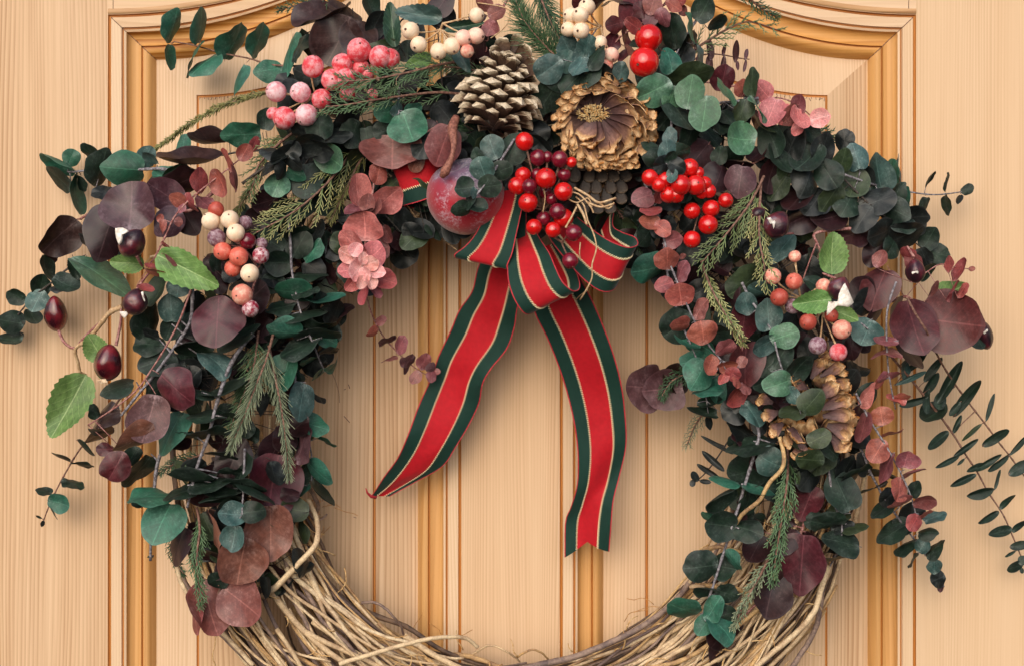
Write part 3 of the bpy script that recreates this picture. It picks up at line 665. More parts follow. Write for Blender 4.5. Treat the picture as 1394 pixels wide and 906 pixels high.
def hip(label, x, y, L, W, ang, d, mat, flaps='', stem='', fm=None):
    """flaps: 'x,y x,y x,y | ...' outlines of the torn white skin"""
    r = random.Random(sum(map(ord, label))); root = thing('rose_hip', label, 'rose hip', 'dried rose hips in the wreath'); c = P(x, y, d); root.location = c
    N, M_ = 26, 18; v = [(0, .5, 0)]; f = []
    sd = r.uniform(0, 99)
    for i in range(1, M_):
        th = math.pi*i/M_; yy = math.cos(th)
        for k in range(N):
            ph = 2*math.pi*k/N; q = math.sin(th)**1.25*(1-.12*yy)*(1+.05*math.cos(4*ph+sd)*math.sin(th)); q *= 1+.07*noise.noise(Vector((math.cos(ph), math.sin(ph), yy*1.5+sd)))
            v.append((q*.5*math.cos(ph), yy*.5, q*.5*math.sin(ph)))
    v.append((0, -.5, 0))
    for k in range(N): f.append((0, 1+(k+1) % N, 1+k))
    for i in range(M_-2):
        for k in range(N): a = 1+i*N; k2 = (k+1) % N; f.append((a+k, a+k2, a+N+k2, a+N+k))
    a = 1+(M_-2)*N; e = len(v)-1
    for k in range(N): f.append((a+k, a+(k+1) % N, e))
    o = mesh_obj('fruit', v, f, mat, root); q = S*(1-d/D); A = R_(ang-90)
    rot = Matrix.Rotation(-A, 4, 'Y') @ Matrix.Rotation(R_(12), 4, 'X')
    # y axis is the long axis: stand it up, then tilt in the picture plane
    o.matrix_local = rot @ Matrix.Rotation(R_(90), 4, 'X') @ Matrix.Diagonal((W*q, L*q, W*q, 1))
    if flaps:
        for fl in flaps.split('|'):
            p0 = [tuple(float(z) for z in t.split(',')) for t in fl.split()]; n0 = len(p0); pp = []
            for j in range(n0):
                for q_ in (0, .34, .67):
                    t = [p0[(j+e_) % n0] for e_ in (-1, 0, 1, 2)]
                    pp.append(tuple(.75*(t[1][c_]+(t[2][c_]-t[1][c_])*q_) + .25*(.5*(2*t[1][c_]+(t[2][c_]-t[0][c_])*q_+(2*t[0][c_]-5*t[1][c_]+4*t[2][c_]-t[3][c_])*q_*q_+(3*t[1][c_]-t[0][c_]-3*t[2][c_]+t[3][c_])*q_**3)) + r.uniform(-.25, .25) for c_ in (0, 1)))
            k = len(pp); cx = sum(p[0] for p in pp)/k; cy = sum(p[1] for p in pp)/k; rg = (.33, .66, 1.0)
            vs = []; fs = []
            def hh(px, py): return d+W*.5+3+2.2*noise.noise(Vector((px*.16, py*.16, sd)))+1.6*math.sin(px*.3+py*.22)
            for off in (0, -1.0):
                vs.append(P(cx, cy, hh(cx, cy)+off)-c)
                for g in rg:
                    for px, py in pp: xx, yy_ = cx+(px-cx)*g, cy+(py-cy)*g; vs.append(P(xx, yy_, hh(xx, yy_)+off*(1 if g < 1 else .4)-2*g)-c)
            h = 1+3*k
            for b_ in (0, h):
                for j in range(k):
                    j2 = (j+1) % k; L_ = [(b_, b_+1+j, b_+1+j2)]
                    for g in range(2): o_ = b_+1+g*k; L_.append((o_+j, o_+k+j, o_+k+j2, o_+j2))
                    fs += [t_[::-1] for t_ in L_] if b_ else L_
            for j in range(k): j2 = (j+1) % k; fs.append((1+2*k+j, h+1+2*k+j, h+1+2*k+j2, 1+2*k+j2))
            mesh_obj('torn_skin', vs, fs, fm or PAPER, root, smooth=True)
    if stem:
        st = [tuple(float(z) for z in t.split(',')) for t in stem.split()]; mb = MB(); mb.tube([P(*cr(st, i/14))-c for i in range(15)], [S*(2.2-1.0*i/14) for i in range(15)], 6); mb.build('stalk', ST_RED, root)
    return root

# ---------------------------------------------------------------- pine cones
def cone_mat(name, stops, bumpy=.6, sc=9.0):
    m = NT(name); tc = m.n('TexCoord'); oi = m.n('ObjectInfo'); sep = m.n('SeparateXYZ'); m.l(tc.outputs['UV'], sep.inputs[0])
    n = m.n('TexNoise', noise_dimensions='4D', Scale=sc, Detail=5.0, Roughness=.7); m.l(tc.outputs['Object'], n.inputs['Vector']); m.l(m.math('MULTIPLY', oi.outputs['Random'], 50.0), n.inputs['W'])
    t = m.math('ADD', sep.outputs[1], m.math('MULTIPLY', m.math('SUBTRACT', n.outputs[0], .5), .28))
    c = m.ramp(t, stops); c = m.mix(1.0, c, m.ramp(n.outputs[0], [(.3, (.6, .56, .52)), (.62, (1.1, 1.1, 1.1))]), 'MULTIPLY')
    m.l(c, m.b.inputs['Base Color']); m.b.inputs['Roughness'].default_value = .62; m.bump(n.outputs[0], bumpy, .001); return m.m
CM_GREY = cone_mat('cone_scale_grey', [(0, srgb(44, 30, 26)), (.5, srgb(78, 56, 44)), (.76, srgb(112, 88, 70)), (.88, srgb(204, 186, 160)), (1, srgb(230, 214, 190))])
CM_GOLD = cone_mat('cone_scale_gold', [(0, srgb(62, 44, 46)), (.42, srgb(96, 68, 68)), (.7, srgb(146, 108, 94)), (.84, srgb(200, 156, 110)), (.94, srgb(222, 190, 148)), (1, srgb(180, 120, 62))], .9, 6.0)
CM_RIM = cone_mat('cone_scale_rim', [(0, srgb(120, 84, 66)), (.4, srgb(186, 142, 98)), (.7, srgb(226, 192, 148)), (.9, srgb(214, 168, 116)), (1, srgb(180, 120, 66))], .9, 6.0)
CM_DARK = cone_mat('cone_scale_dark', [(0, srgb(26, 20, 18)), (.6, srgb(44, 34, 28)), (.9, srgb(62, 50, 40)), (1, srgb(92, 76, 58))])
def scale_kite(seed, tip=.22, w=.46, drop=.3):
    """a woody scale along +Y, thick rhombic end with a point drawn down (-Z)"""
    r = random.Random(seed); j = lambda a=.02: r.uniform(-a, a)
    v = [(-.12, 0, .04), (.12, 0, .04), (.12, 0, -.04), (-.12, 0, -.04),
         (-w*.8, .62, .06+j()), (w*.8, .62, .06+j()), (w*.8, .62, -.03), (-w*.8, .62, -.03),
         (-w+j(), .86, .07+j()), (0, .98+j(), .13+j()), (w+j(), .86, .07+j()), (w*.42, .97+j(), -drop*.45), (0, 1.03+j(), -drop+j()), (-w*.42, .97+j(), -drop*.45), (0, .8, -.08), (0, .6, .1), (0, 0, .05)]
    f = [(3, 2, 1, 16, 0), (0, 16, 15, 4), (16, 1, 5, 15), (4, 15, 9, 8), (15, 5, 10, 9), (2, 3, 7, 14, 6), (3, 0, 4, 7), (1, 2, 6, 5), (7, 4, 8, 13), (5, 6, 11, 10), (7, 13, 12, 14), (14, 12, 11, 6), (8, 9, 12, 13), (9, 10, 11, 12)]
    uv = [(0, min(1, y*.78)) for x, y, z in v]
    for i in (8, 9, 10, 11, 12, 13): uv[i] = (0, 1.0 if i > 10 else .87)
    return v, f, uv
def scale_petal(seed, tipcurl=.25, ruf=.07, wt=.5, wb=.14, cup=.12, nx=8, ny=10):
    r = random.Random(seed); sd = r.uniform(0, 99); v = []; f = []; uv = []
    for side in (1, -1):
        b = len(v)
        for i in range(ny+1):
            t = i/ny; wd = wb+(wt-wb)*math.sin(min(1, t*1.12)*math.pi/2)**1.3; wd *= (1-.25*max(0, t-.8)/.2)
            for k in range(nx+1):
                u = k/nx*2-1; rf = ruf*max(0, t-.55)/.45
                x = u*wd + noise.noise(Vector((u*3, t*5, sd)))*rf; y = t*(1-.1*u*u*t) + noise.noise(Vector((u*3+9, t*5, sd)))*rf*.8
                z = cup*u*u*t - .05*t + tipcurl*max(0, t-.6)**2*4 + noise.noise(Vector((u*3.5, t*6+20, sd)))*rf*1.5 + side*(.014+.05*max(0, t-.6))
                v.append((x, y, z)); uv.append((k/nx, t))
        for i in range(ny):
            for k in range(nx):
                a = b+i*(nx+1)+k; q = (a, a+1, a+nx+2, a+nx+1); f.append(q if side > 0 else q[::-1])
    h = (nx+1)*(ny+1)
    for k in range(nx): a = ny*(nx+1)+k; f.append((a, a+1, a+1+h, a+h))
    for i in range(ny):
        a = i*(nx+1); f.append((a+nx+1, a, a+h, a+nx+1+h)); a += nx; f.append((a, a+nx+1, a+nx+1+h, a+h))
    return v, f, uv
def mk_mesh(name, vfu, mat, smooth):
    v, f, uv = vfu; me = bpy.data.meshes.new(name); me.from_pydata(v, [], f); ul = me.uv_layers.new(name='UVMap')
    for lp in me.loops: ul.data[lp.index].uv = uv[lp.vertex_index]
    me.materials.append(mat); me.polygons.foreach_set('use_smooth', [smooth]*len(f)); me.update(); return me
def frame(base, u, n, sx, sy, sz):
    u = u.normalized(); n = (n-u*n.dot(u)).normalized(); X = u.cross(n); M = Matrix.Identity(4)
    for i, (vec, s_) in enumerate(((X, sx), (u, sy), (n, sz))):
        for j in range(3): M[j][i] = vec[j]*s_
    M.translation = base; return M
def upright_cone(label, base, top, prof, n, mats, mesh_set, d_tilt=0, seed=1, wscale=1.0, up=.25):
    """prof: radii from base to top; golden-angle spiral of scales round the axis"""
    r = random.Random(seed); root = thing('pine_cone', label, 'pine cone', 'pine cones in the wreath'); b0, t0 = P(*base), P(*top); root.location = b0
    ax = (t0-b0); H = ax.length; ax = ax.normalized(); q = S*(1-base[2]/D)
    mb = MB(); mb.tube([b0.lerp(t0, i/10)-b0 for i in range(11)], [max(.3, cr([(p,) for p in prof], i/10)[0])*.34*q for i in range(11)], 10); mb.build('core', ST_DARK, root)
    sx = ax.cross(Vector((0, 1, 0))).normalized(); sy = ax.cross(sx)
    for i in range(n):
        t = (i+.5)/n; R0 = cr([(p,) for p in prof], t)[0]; a = i*2.39996+seed
        out = sx*math.cos(a)+sy*math.sin(a); c = ax*(H*t); lift = up+(.9*max(0, t-.7)/.3); u = (out+ax*lift+Vector((r.uniform(-.06, .06), 0, r.uniform(-.06, .06)))).normalized()
        L = R0*q*r.uniform(.92, 1.06); wd = L*.62*wscale if R0 > 30 else L*.8*wscale
        put('scale', r.choice(mesh_set), frame(c-ax*L*.2, u, ax, wd, L, L*(.5 if mesh_set is KITE else .85)), root)
    return root
KITE = [mk_mesh('scale', scale_kite(s), CM_GREY, False) for s in range(6)]
KITED = [mk_mesh('scale', scale_petal(s+40, .0, .02, .5, .2, .1, 6, 6), CM_DARK, True) for s in range(3)]
PETG = [mk_mesh('scale', scale_petal(s, r_*.8, .11, .52, .13, .16), CM_GOLD, True) for s, r_ in ((1, .5), (2, .35), (3, .6), (4, .25), (5, .45), (6, .1))]
PETR = [mk_mesh('scale', scale_petal(s+60, .15, .2, .5, .3, .2), CM_RIM, True) for s in range(4)]
PETT = [mk_mesh('scale', scale_petal(s+10, .2, .06, .34, .2, .1), CM_GREY, True) for s in range(3)]

# ---------------------------------------------------------------- ribbon
def ribbon_mat():
    m = NT('ribbon_weave'); tc = m.n('TexCoord'); sep = m.n('SeparateXYZ'); m.l(tc.outputs['UV'], sep.inputs[0])
    u = m.math('ABSOLUTE', m.math('SUBTRACT', sep.outputs[0], .5))
    red, grn, edge = srgb(178, 14, 30), srgb(12, 50, 42), srgb(176, 30, 46)
    c = m.mix(m.math('GREATER_THAN', u, .235), red, grn); c = m.mix(m.math('GREATER_THAN', u, .488), c, edge)
    nz = m.n('TexNoise', Scale=260.0, Detail=2.0); m.l(tc.outputs['Object'], nz.inputs['Vector'])
    nz2 = m.n('TexNoise', Scale=45.0, Detail=3.0); m.l(tc.outputs['Object'], nz2.inputs['Vector'])
    ww = m.math('SINE', m.math('MULTIPLY', sep.outputs[1], 900.0)); w2 = m.math('SINE', m.math('MULTIPLY', sep.outputs[0], 230.0)); wv = m.math('MULTIPLY', ww, w2)
    c = m.mix(1.0, c, m.ramp(m.math('ADD', nz.outputs[0], m.math('MULTIPLY', wv, .12)), [(.3, (.9, .9, .9)), (.7, (1.06, 1.06, 1.06))]), 'MULTIPLY')
    m.l(c, m.b.inputs['Base Color']); m.b.inputs['Roughness'].default_value = .68; m.b.inputs['Specular IOR Level'].default_value = .25
    m.b.inputs['Sheen Weight'].default_value = .25; m.b.inputs['Sheen Roughness'].default_value = .4; m.bump(m.math('ADD', wv, m.math('MULTIPLY', nz2.outputs[0], 5.0)), .2, .0003); return m.m
RIB = ribbon_mat()
GOLD = NT('gold_thread'); GOLD.b.inputs['Base Color'].default_value = srgb(248, 232, 190); GOLD.b.inputs['Metallic'].default_value = .2; GOLD.b.inputs['Roughness'].default_value = .38; GOLD = GOLD.m
CORD = stem_mat('red_cord', srgb(178, 34, 50), srgb(200, 60, 72))
bow = thing('ribbon_bow', 'red and green ribbon bow with gold thread and two long hanging tails', 'ribbon bow')
bow.location = P(735, 330, 150); bo = bow.location
def ribbon(name, sec, label=None, notch=0, slant=None, n=70, wav=0.0, seed=0):
    m_ = 22; G = []
    for i in range(n+1):
        row = []
        for k in range(m_+1):
            u = k/m_; s_ = i/n*(1-notch*(1-abs(2*u-1))) if notch else i/n
            if slant: s_ = i/n*(1-slant*(u))
            lx, ly, ld, rx, ry, rd = cr(sec, s_); dep = ld+(rd-ld)*u + wav*noise.noise(Vector((u*1.4, s_*6, seed)))
            row.append(P(lx+(rx-lx)*u, ly+(ry-ly)*u, max(3, dep))-bo)
        G.append(row)
    v = []; uv = []; f = []
    ln = sum((G[i+1][11]-G[i][11]).length for i in range(n))
    Nn = [[None]*(m_+1) for _ in range(n+1)]
    for i in range(n+1):
        for k in range(m_+1):
            a = G[min(i+1, n)][k]-G[max(i-1, 0)][k]; b = G[i][min(k+1, m_)]-G[i][max(k-1, 0)]; nn = a.cross(b); Nn[i][k] = nn.normalized() if nn.length else Vector((0, -1, 0))
    for side in (1, -1):
        b = len(v)
        for i in range(n+1):
            for k in range(m_+1): v.append(G[i][k]+Nn[i][k]*side*S*.28); uv.append((k/m_, ln/S*i/n/100))
        for i in range(n):
            for k in range(m_): a = b+i*(m_+1)+k; q = (a, a+1, a+m_+2, a+m_+1); f.append(q if side > 0 else q[::-1])
    o = mesh_obj(name, v, f, RIB, bow, uv)
    if label: o['label'] = label
    cb = MB()
    for k in (0, m_): cb.tube([G[i][k] for i in range(n+1)], S*.6, 5)
    cb.build('edge_cord', CORD, o)
    gb = MB()
    for uu in (.262, .738):
        fx = uu*m_; k = int(fx); t = fx-k; line = [G[i][k].lerp(G[i][k+1], t) for i in range(n+1)]; nn = [Nn[i][k] for i in range(n+1)]; wd = [(G[i][k+1]-G[i][k]).normalized() for i in range(n+1)]
        acc = 0; step = S*2.7; cnt = 0
        for i in range(n):
            seg = line[i+1]-line[i]; L = seg.length; dr = seg.normalized() if L else seg
            while acc < L:
                c = line[i]+dr*acc; a = (wd[i]*(1.2 if cnt % 2 else 1.6)+dr*.8)*S
                for s2 in (1, -1):
                    e = nn[i]*s2*S*.75; gb.tube([c-a+e*.5, c+e*1.1, c+a+e*.5], [S*.5, S*.85, S*.5], 4)
                acc += step; cnt += 1
            acc -= L
    gb.build('gold_thread', GOLD, o, smooth=False)
    return o

# ================================================================= RIBBON BOW
ribbon('loop', [(556, 232, 100, 570, 284, 98), (532, 218, 116, 551, 281, 114), (530, 208, 136, 554, 279, 132), (552, 198, 144, 572, 274, 140), (584, 194, 140, 594, 266, 138), (606, 204, 112, 612, 262, 108), (630, 214, 80, 632, 262, 80)], 'loop showing at the upper left of the bow, red between gold threads')
ribbon('loop', [(672, 262, 146, 716, 256, 152), (662, 290, 162, 710, 286, 170), (648, 318, 172, 703, 318, 181), (634, 335, 177, 697, 345, 186), (619, 347, 176, 690, 364, 184), (626, 352, 166, 700, 366, 176), (645, 342, 150, 712, 350, 162), (664, 310, 138, 716, 318, 148), (680, 280, 132, 716, 285, 138)], 'loop at the lower left of the bow')
ribbon('loop', [(694, 325, 140, 726, 310, 140), (692, 345, 172, 738, 330, 170), (691, 368, 186, 748, 345, 184), (694, 390, 196, 756, 364, 200), (703, 412, 199, 766, 384, 207), (716, 427, 192, 780, 396, 204), (730, 421, 176, 789, 392, 188), (738, 400, 156, 786, 374, 168), (736, 370, 138, 772, 352, 146), (730, 340, 128, 756, 330, 134)], 'front loop at the middle of the bow')
ribbon('loop', [(744, 318, 138, 786, 296, 144), (758, 338, 160, 802, 309, 172), (778, 362, 180, 818, 321, 192), (798, 383, 192, 836, 331, 202), (818, 396, 192, 856, 337, 203), (834, 395, 184, 868, 333, 194), (842, 382, 168, 864, 323, 176), (838, 366, 150, 846, 316, 158), (826, 350, 136, 834, 306, 146), (812, 325, 124, 838, 278, 132)], 'broad loop at the right of the bow')
ribbon('tail', [(668, 330, 112, 724, 345, 116), (651, 364, 102, 712, 385, 106), (643, 396, 92, 704, 420, 98), (625, 423, 80, 700, 446, 90), (614, 449, 70, 690, 474, 86), (597, 485, 58, 668, 502, 80), (588, 512, 56, 657, 522, 74), (570, 552, 66, 652, 548, 62), (556, 590, 74, 638, 578, 58), (542, 622, 66, 620, 608, 56), (522, 650, 50, 602, 634, 52), (512, 666, 40, 566, 655, 42), (506, 674, 34, 530, 675, 30)], 'left tail ending in a curled point', wav=9, seed=3, n=100)
cp = MB(); cp.tube([P(*a)-bo for a in ((512, 676, 32), (505, 675, 36), (500, 670, 44), (498, 664, 52))], [S*2.6, S*2.2, S*1.4, S*.6], 6); cp.build('tail_curl', CORD, bow)
ribbon('tail', [(722, 402, 110, 786, 372, 112), (730, 430, 104, 806, 409, 108), (746, 462, 92, 822, 446, 100), (763, 505, 78, 836, 485, 92), (775, 545, 72, 846, 525, 80), (783, 582, 70, 851, 565, 66), (787, 620, 72, 852, 606, 56), (786, 658, 64, 843, 648, 58), (778, 688, 50, 835, 680, 66), (770, 710, 44, 832, 712, 62), (769, 758, 44, 829, 750, 48)], 'right tail cut with a notch', notch=.045, wav=9, seed=8, n=110)

# ================================================================= PINE CONES
upright_cone('grey brown pine cone with open pale tipped scales, upright between fruit and greenery', (673, 172, 168), (690, 88, 150), [34, 50, 60, 62, 58, 50, 40, 28], 84, None, KITE, seed=2, up=.2, wscale=.78)
pc = bpy.data.objects['pine_cone']; o0 = pc.location
for (x, y, dd, a, L, W, tl) in ((684, 66, 150, 96, 34, 26, 20), (702, 62, 146, 70, 34, 22, 10), (676, 74, 156, 128, 30, 20, 25), (712, 74, 160, 52, 34, 26, 30), (722, 92, 166, 30, 34, 28, 35), (693, 82, 168, 92, 26, 20, 40)):
    u = Vector((math.cos(R_(a))*math.cos(R_(tl)), -math.sin(R_(tl)), math.sin(R_(a))*math.cos(R_(tl))))
    put('scale', rnd.choice(PETT), frame(P(x, y, dd)-u*L*.5*S-o0, u, Vector((0, -1, 0)), W*S*1.2, L*S*.92, L*S*.92), pc)
# the golden cone seen from its stalk end
root = thing('pine_cone', 'golden brown pine cone facing forwards like an open rosette', 'pine cone', 'pine cones in the wreath'); root.location = P(815, 158, 160); o0 = root.location; r = random.Random(5)
def petal(x, y, dd, a, L, W, tl, ms, nrm=(0, -1, 0), roll=0):
    a = R_(a); tl = R_(tl); u = Vector((math.cos(a)*math.cos(tl), -math.sin(tl), math.sin(a)*math.cos(tl))); n = Matrix.Rotation(R_(roll), 3, u) @ (Vector(nrm))
    put('scale', r.choice(ms), frame(P(x, y, dd)-o0, u, n, W*S*.94, L*S*.92, L*S*.92), root)
for ring_n, (n, R2, wd, dd, tl) in enumerate(((14, 66, 34, 146, -6), (13, 63, 34, 154, -2), (13, 58, 34, 163, 6), (11, 44, 34, 170, 12))):
    for k in range(n):
        th = 360*k/n + ring_n*17 + r.uniform(-6, 6); el_ = 1+.07*math.cos(2*R_(th+25)); rad = R2*el_
        if ring_n >= 2 and not (-150 < ((th+180) % 360-180) < 62): continue
        if ring_n < 3 and abs(((th+180) % 360-180)+48) < 9: continue          # the open gap at the lower right
        bx, by = 812+(r.uniform(-1, 1)), 155+r.uniform(-1, 1); cx_, cy_ = 828, 169
        tx, ty = cx_+rad*math.cos(R_(th)), cy_-rad*math.sin(R_(th)); a = math.degrees(math.atan2(-(ty-by), tx-bx)); L = math.hypot(tx-bx, ty-by)
        q = .12; petal(bx+(tx-bx)*q, by+(ty-by)*q, dd, a, L*(1-q), wd*(L/58)**.5, tl, PETG, roll=(30 if ring_n > 1 else 18)+r.uniform(-12, 12))
for k in range(46):     # overlapping scale tips along the rim on the left and below
    th = 70+k*4.9+r.uniform(-2, 2); el_ = 1+.07*math.cos(2*R_(th+25)); j = k % 2; rad = (50, 58, 58)[j]*el_
    petal(828+rad*math.cos(R_(th)), 169-rad*math.sin(R_(th)), (180, 177, 172)[j], th+90+r.uniform(-34, 14), 24, 11, r.uniform(-4, 14), PETR, roll=r.uniform(-50, 50))
for k in range(7):
    th = -60+k*19+r.uniform(-3, 3); rad = r.choice((55, 60, 66)); petal(828+(rad-9)*math.cos(R_(th)), 169-(rad-9)*math.sin(R_(th)), 182+r.uniform(-6, 4), th+r.uniform(-40, 40), 17, 15, r.uniform(0, 30), PETR, roll=r.uniform(-40, 40))
cm = MB()
for k in range(420):
    a = r.uniform(0, 6.28); q = r.random()**.6; x, y = 812+22*q*math.cos(a)*1.2, 155+11*q*math.sin(a); l = r.uniform(2, 5)*(1.2-q*.5); h = 168+7*(1-q*q)
    cm.tube([P(x, y, h)-o0, P(x+l*math.cos(a)*q, y+l*math.sin(a)*q, h+l*.7)-o0], [S*1.1, S*.5], 4)
cm.build('core_bristles', stem_mat('cone_core_straw', srgb(186, 142, 84), srgb(216, 196, 150)), root)['kind'] = 'stuff'
# small dark cone below it
root = thing('pine_cone', 'small dark brown pine cone half hidden below the golden one', 'pine cone', 'pine cones in the wreath'); root.location = P(815, 250, 140); o0 = root.location
for row, (yy, n, rad) in enumerate(((222, 5, 34), (238, 5, 40), (254, 5, 38), (269, 4, 32), (282, 3, 22))):
    for k in range(n):
        x = 812 + (k-(n-1)/2)*15.5 + (row % 2)*6+r.uniform(-2, 2); dd = 138+14*math.cos((x-812)/40*1.3)+row*2.4
        petal(x, yy-12, dd, -90+ (x-812)*.5, 24, 17, 12+row*3, KITED)
# the broken golden cone on the right
root = upright_cone('broken dried pine cone with golden crinkled scales on the right side', (1108, 618, 120), (1118, 500, 112), [34, 58, 62, 56, 50, 40, 34], 58, None, PETG, seed=9, wscale=.95, up=.2); o0 = root.location; r = random.Random(12)
for (x, y, dd, a, L, W, tl) in ((1060, 560, 160, 195, 26, 18, 10), (1066, 575, 164, 215, 28, 18, 20), (1052, 548, 156, 160, 26, 16, 10), (1082, 582, 176, 250, 30, 30, 50), (1090, 600, 172, 265, 28, 22, 30), (1110, 545, 182, 40, 44, 20, 20), (1118, 556, 186, 25, 46, 22, 15),
      (1120, 566, 184, 8, 44, 20, 20), (1126, 578, 180, -20, 40, 24, 15), (1130, 590, 176, -50, 36, 22, 15), (1104, 515, 168, 60, 36, 16, 10), (1116, 512, 170, 25, 40, 16, 15), (1120, 524, 174, 5, 40, 16, 15), (1112, 530, 176, -25, 42, 16, 15), (1100, 528, 172, 160, 30, 16, 20), (1108, 500, 164, 40, 34, 13, 10)):
    petal(x, y, dd, a, L*.9, W, tl, PETG, roll=r.uniform(-25, 25))
    petal(x+L*.5*math.cos(R_(a)), y-L*.5*math.sin(R_(a)), dd+5, a+r.uniform(-40, 40), L*.5, W*.7, r.uniform(0, 30), PETR, roll=r.uniform(-40, 40))

# ================================================================= THE FROSTED APPLE
def apple():
    m = NT('apple_skin'); tc = m.n('TexCoord'); sep = m.n('SeparateXYZ'); m.l(tc.outputs['Object'], sep.inputs[0])
    n = m.n('TexNoise', Scale=28.0, Detail=5.0, Roughness=.6); m.l(tc.outputs['Object'], n.inputs['Vector']); n2 = m.n('TexNoise', Scale=420.0, Detail=3.0, Roughness=.7); m.l(tc.outputs['Object'], n2.inputs['Vector'])
    t = m.math('ADD', m.math('MULTIPLY', sep.outputs[2], 16.0), m.math('MULTIPLY', sep.outputs[0], 5.0)); t = m.math('ADD', t, n.outputs[0])
    base = m.ramp(t, [(.5, srgb(168, 32, 48)), (.7, srgb(150, 50, 70)), (.86, srgb(122, 92, 116)), (1.0, srgb(84, 78, 104))])
    fr = m.ramp(m.math('ADD', n.outputs[0], m.math('MULTIPLY', m.math('SUBTRACT', n2.outputs[0], .5), .7)), [(.47, (0, 0, 0)), (.72, (.75, .75, .75))])
    sp = m.ramp(n2.outputs[0], [(.66, (0, 0, 0)), (.72, (.8, .8, .8))])
    lw = m.n('LayerWeight', Blend=.35)
    c = m.mix(m.math('MAXIMUM', fr, sp), base, srgb(214, 196, 210)); m.l(c, m.b.inputs['Base Color'])
    m.b.inputs['Roughness'].default_value = .42; m.bump(n2.outputs[0], .35, .0005); m.b.inputs['Sheen Weight'].default_value = .3
    root = thing('frosted_apple', 'large frosted plum red apple ornament with a curled brown stalk', 'apple'); c0 = P(634, 267, 148); root.location = c0
    N, M_ = 56, 40; v = [(0, 0, 0)]; f = []
    R0 = 53*S*(1-148/D)
    for i in range(1, M_):
        th = math.pi*i/M_
        for k in range(N):
            ph = 2*math.pi*k/N; q = 1 - .3*math.exp(-(th/.36)**2) - .1*math.exp(-((math.pi-th)/.3)**2) + .012*math.sin(5*ph)*math.sin(th)
            v.append((R0*q*math.sin(th)*math.cos(ph), R0*q*math.sin(th)*math.sin(ph), R0*q*math.cos(th)))
    v[0] = (0, 0, R0*.68); v.append((0, 0, -R0*.9))
    for k in range(N): f.append((0, 1+k, 1+(k+1) % N))
    for i in range(M_-2):
        for k in range(N): a = 1+i*N; k2 = (k+1) % N; f.append((a+k, a+N+k, a+N+k2, a+k2))
    a = 1+(M_-2)*N; e = len(v)-1
    for k in range(N): f.append((a+k, e, a+(k+1) % N))
    o = mesh_obj('fruit', v, f, m.m, root); o.rotation_euler = (R_(24), R_(-20), 0)
    sb = MB(); pts = [(621, 160, 172), (616, 176, 184), (618, 196, 198), (615, 214, 204), (607, 232, 202), (602, 240, 196)]
    sb.tube([P(*cr(pts, i/20))-c0 for i in range(21)], [S*(4.6+1.6*math.sin(i*.45)) * (1 if i < 18 else .75) for i in range(21)], 9); sb.build('stalk', stem_mat('apple_stalk', srgb(116, 70, 60), srgb(158, 104, 88)), root)
apple()

# ================================================================= BERRIES
berries('bunch of frosted red berries at the upper left of the wreath', '426 91 15;489 69 17;518 78 16;531 80 14 -6;466 87 14 -4;452 109 15;471 107 14 +4;473 127 11;491 92 12 -10;438 135 14;409 126 14 f;376 125 14 f;387 161 16;372 155 9 -10;417 157 15 f;507 129 8 -6;500 100 10 -12', 'F', '430,128,160 455,118,156 480,105,150', 'rough', 182)
berries('six stalked cream berries left of the grey pine cone', '559 42 12;570 61 11.5;597 70 11.5;615 63 11.5;631 52 11.5 p;648 49 11.5 p;649 21 10.5;636 70 9.5 q', 'c', '603,32,176 600,40,168', 'tip', 200)
berries('cream berries clustered above the golden pine cone', '799 10 11.5 +6;790 21 11.5 +12;791 42 11.5 +10;777 21 10.5;774 40 10.5;817 58 9.5;832 75 10.5 p;825 88 9.5 -8 q;821 92 8 -12', 'c', '820,47,160 818,36,158', 'tip', 182)
berries('pair of large glossy red berries beside the golden pine cone', '883 52 19;877 85 20.5 +6', 'r', '905,70,160', 'round', 178, 'b')
berries('glossy red and wine berries gathered over the bow knot', '714 193 12.5 +8;712 238 11;704 253 12.5 +2;743 243 14.5 +12;719 276 13.5 +8;767 261 13 +10;727 309 11 +4;767 297 13.5 -4;753 313 11 +2;732 215 11.5 w;762 217 11.5 w;745 214 8 w -6;778 221 7.5;721 254 10.5 w +12;768 238 9.5 w -6;759 288 11.5 w +6;781 317 11.5 w +12;776 355 11 w +14;751 271 8.5 w -6;742 262 9 w -12;731 238 9 w -10;740 298 10 w -8', 'r', '738,285,172 740,310,178 765,330,186', 'round', 196, 'b')
berries('dense bunch of glossy red berries right of the golden pine cone', '885 242 11.5 +6;905 245 11 +4;897 252 10 +8;927 252 14 +10;920 265 12 +2;910 265 12;939 228 12.5 -4;930 232 11 -6;951 235 8 -8;947 252 14;959 250 10 -6;965 260 10 -10;955 262 9 -8', 'r', '935,262,160', 'round', 196, 'b')
berries('loose glossy red berries below the dense red bunch', '988 273 10.5;968 284 12;942 287 11.5 -6;964 306 13.5 +6;942 326 12', 'r', '952,285,160', 'round', 184, 'b')
berries('mixed cream, coral and plum berries on the left side', '294 285 11 b;287 301 12.5 +6;313 299 12.5 +8;334 303 9.5 u;321 317 12.5 +14;295 324 12.5 u;337 328 11.5 w +4;303 342 12.5 C +6;325 349 13 C +10;356 332 8.5 u -6;355 348 11.5 v;317 365 11.5 C;340 372 12.8 +12;330 401 14.5 q +6;341 420 11.8 v +4', 'c', '330,335,170 350,365,165 345,390,165', 'round', 192, 'r')
berries('mixed cream, brick and plum berries on the right side', '1052 376 11.5;1081 383 11.5 C;1061 405 12.5 b +6;1100 438 11.8 b;1146 448 13.2 +4;1082 349 8.5 q -8;1121 389 10 -8;1132 429 9.5 b -6;1113 470 12.4 u;1141 479 12.4 F +4;1079 417 10.5 u -6', 'q', '1120,425,165 1090,405,165', 'round', 192, 't')

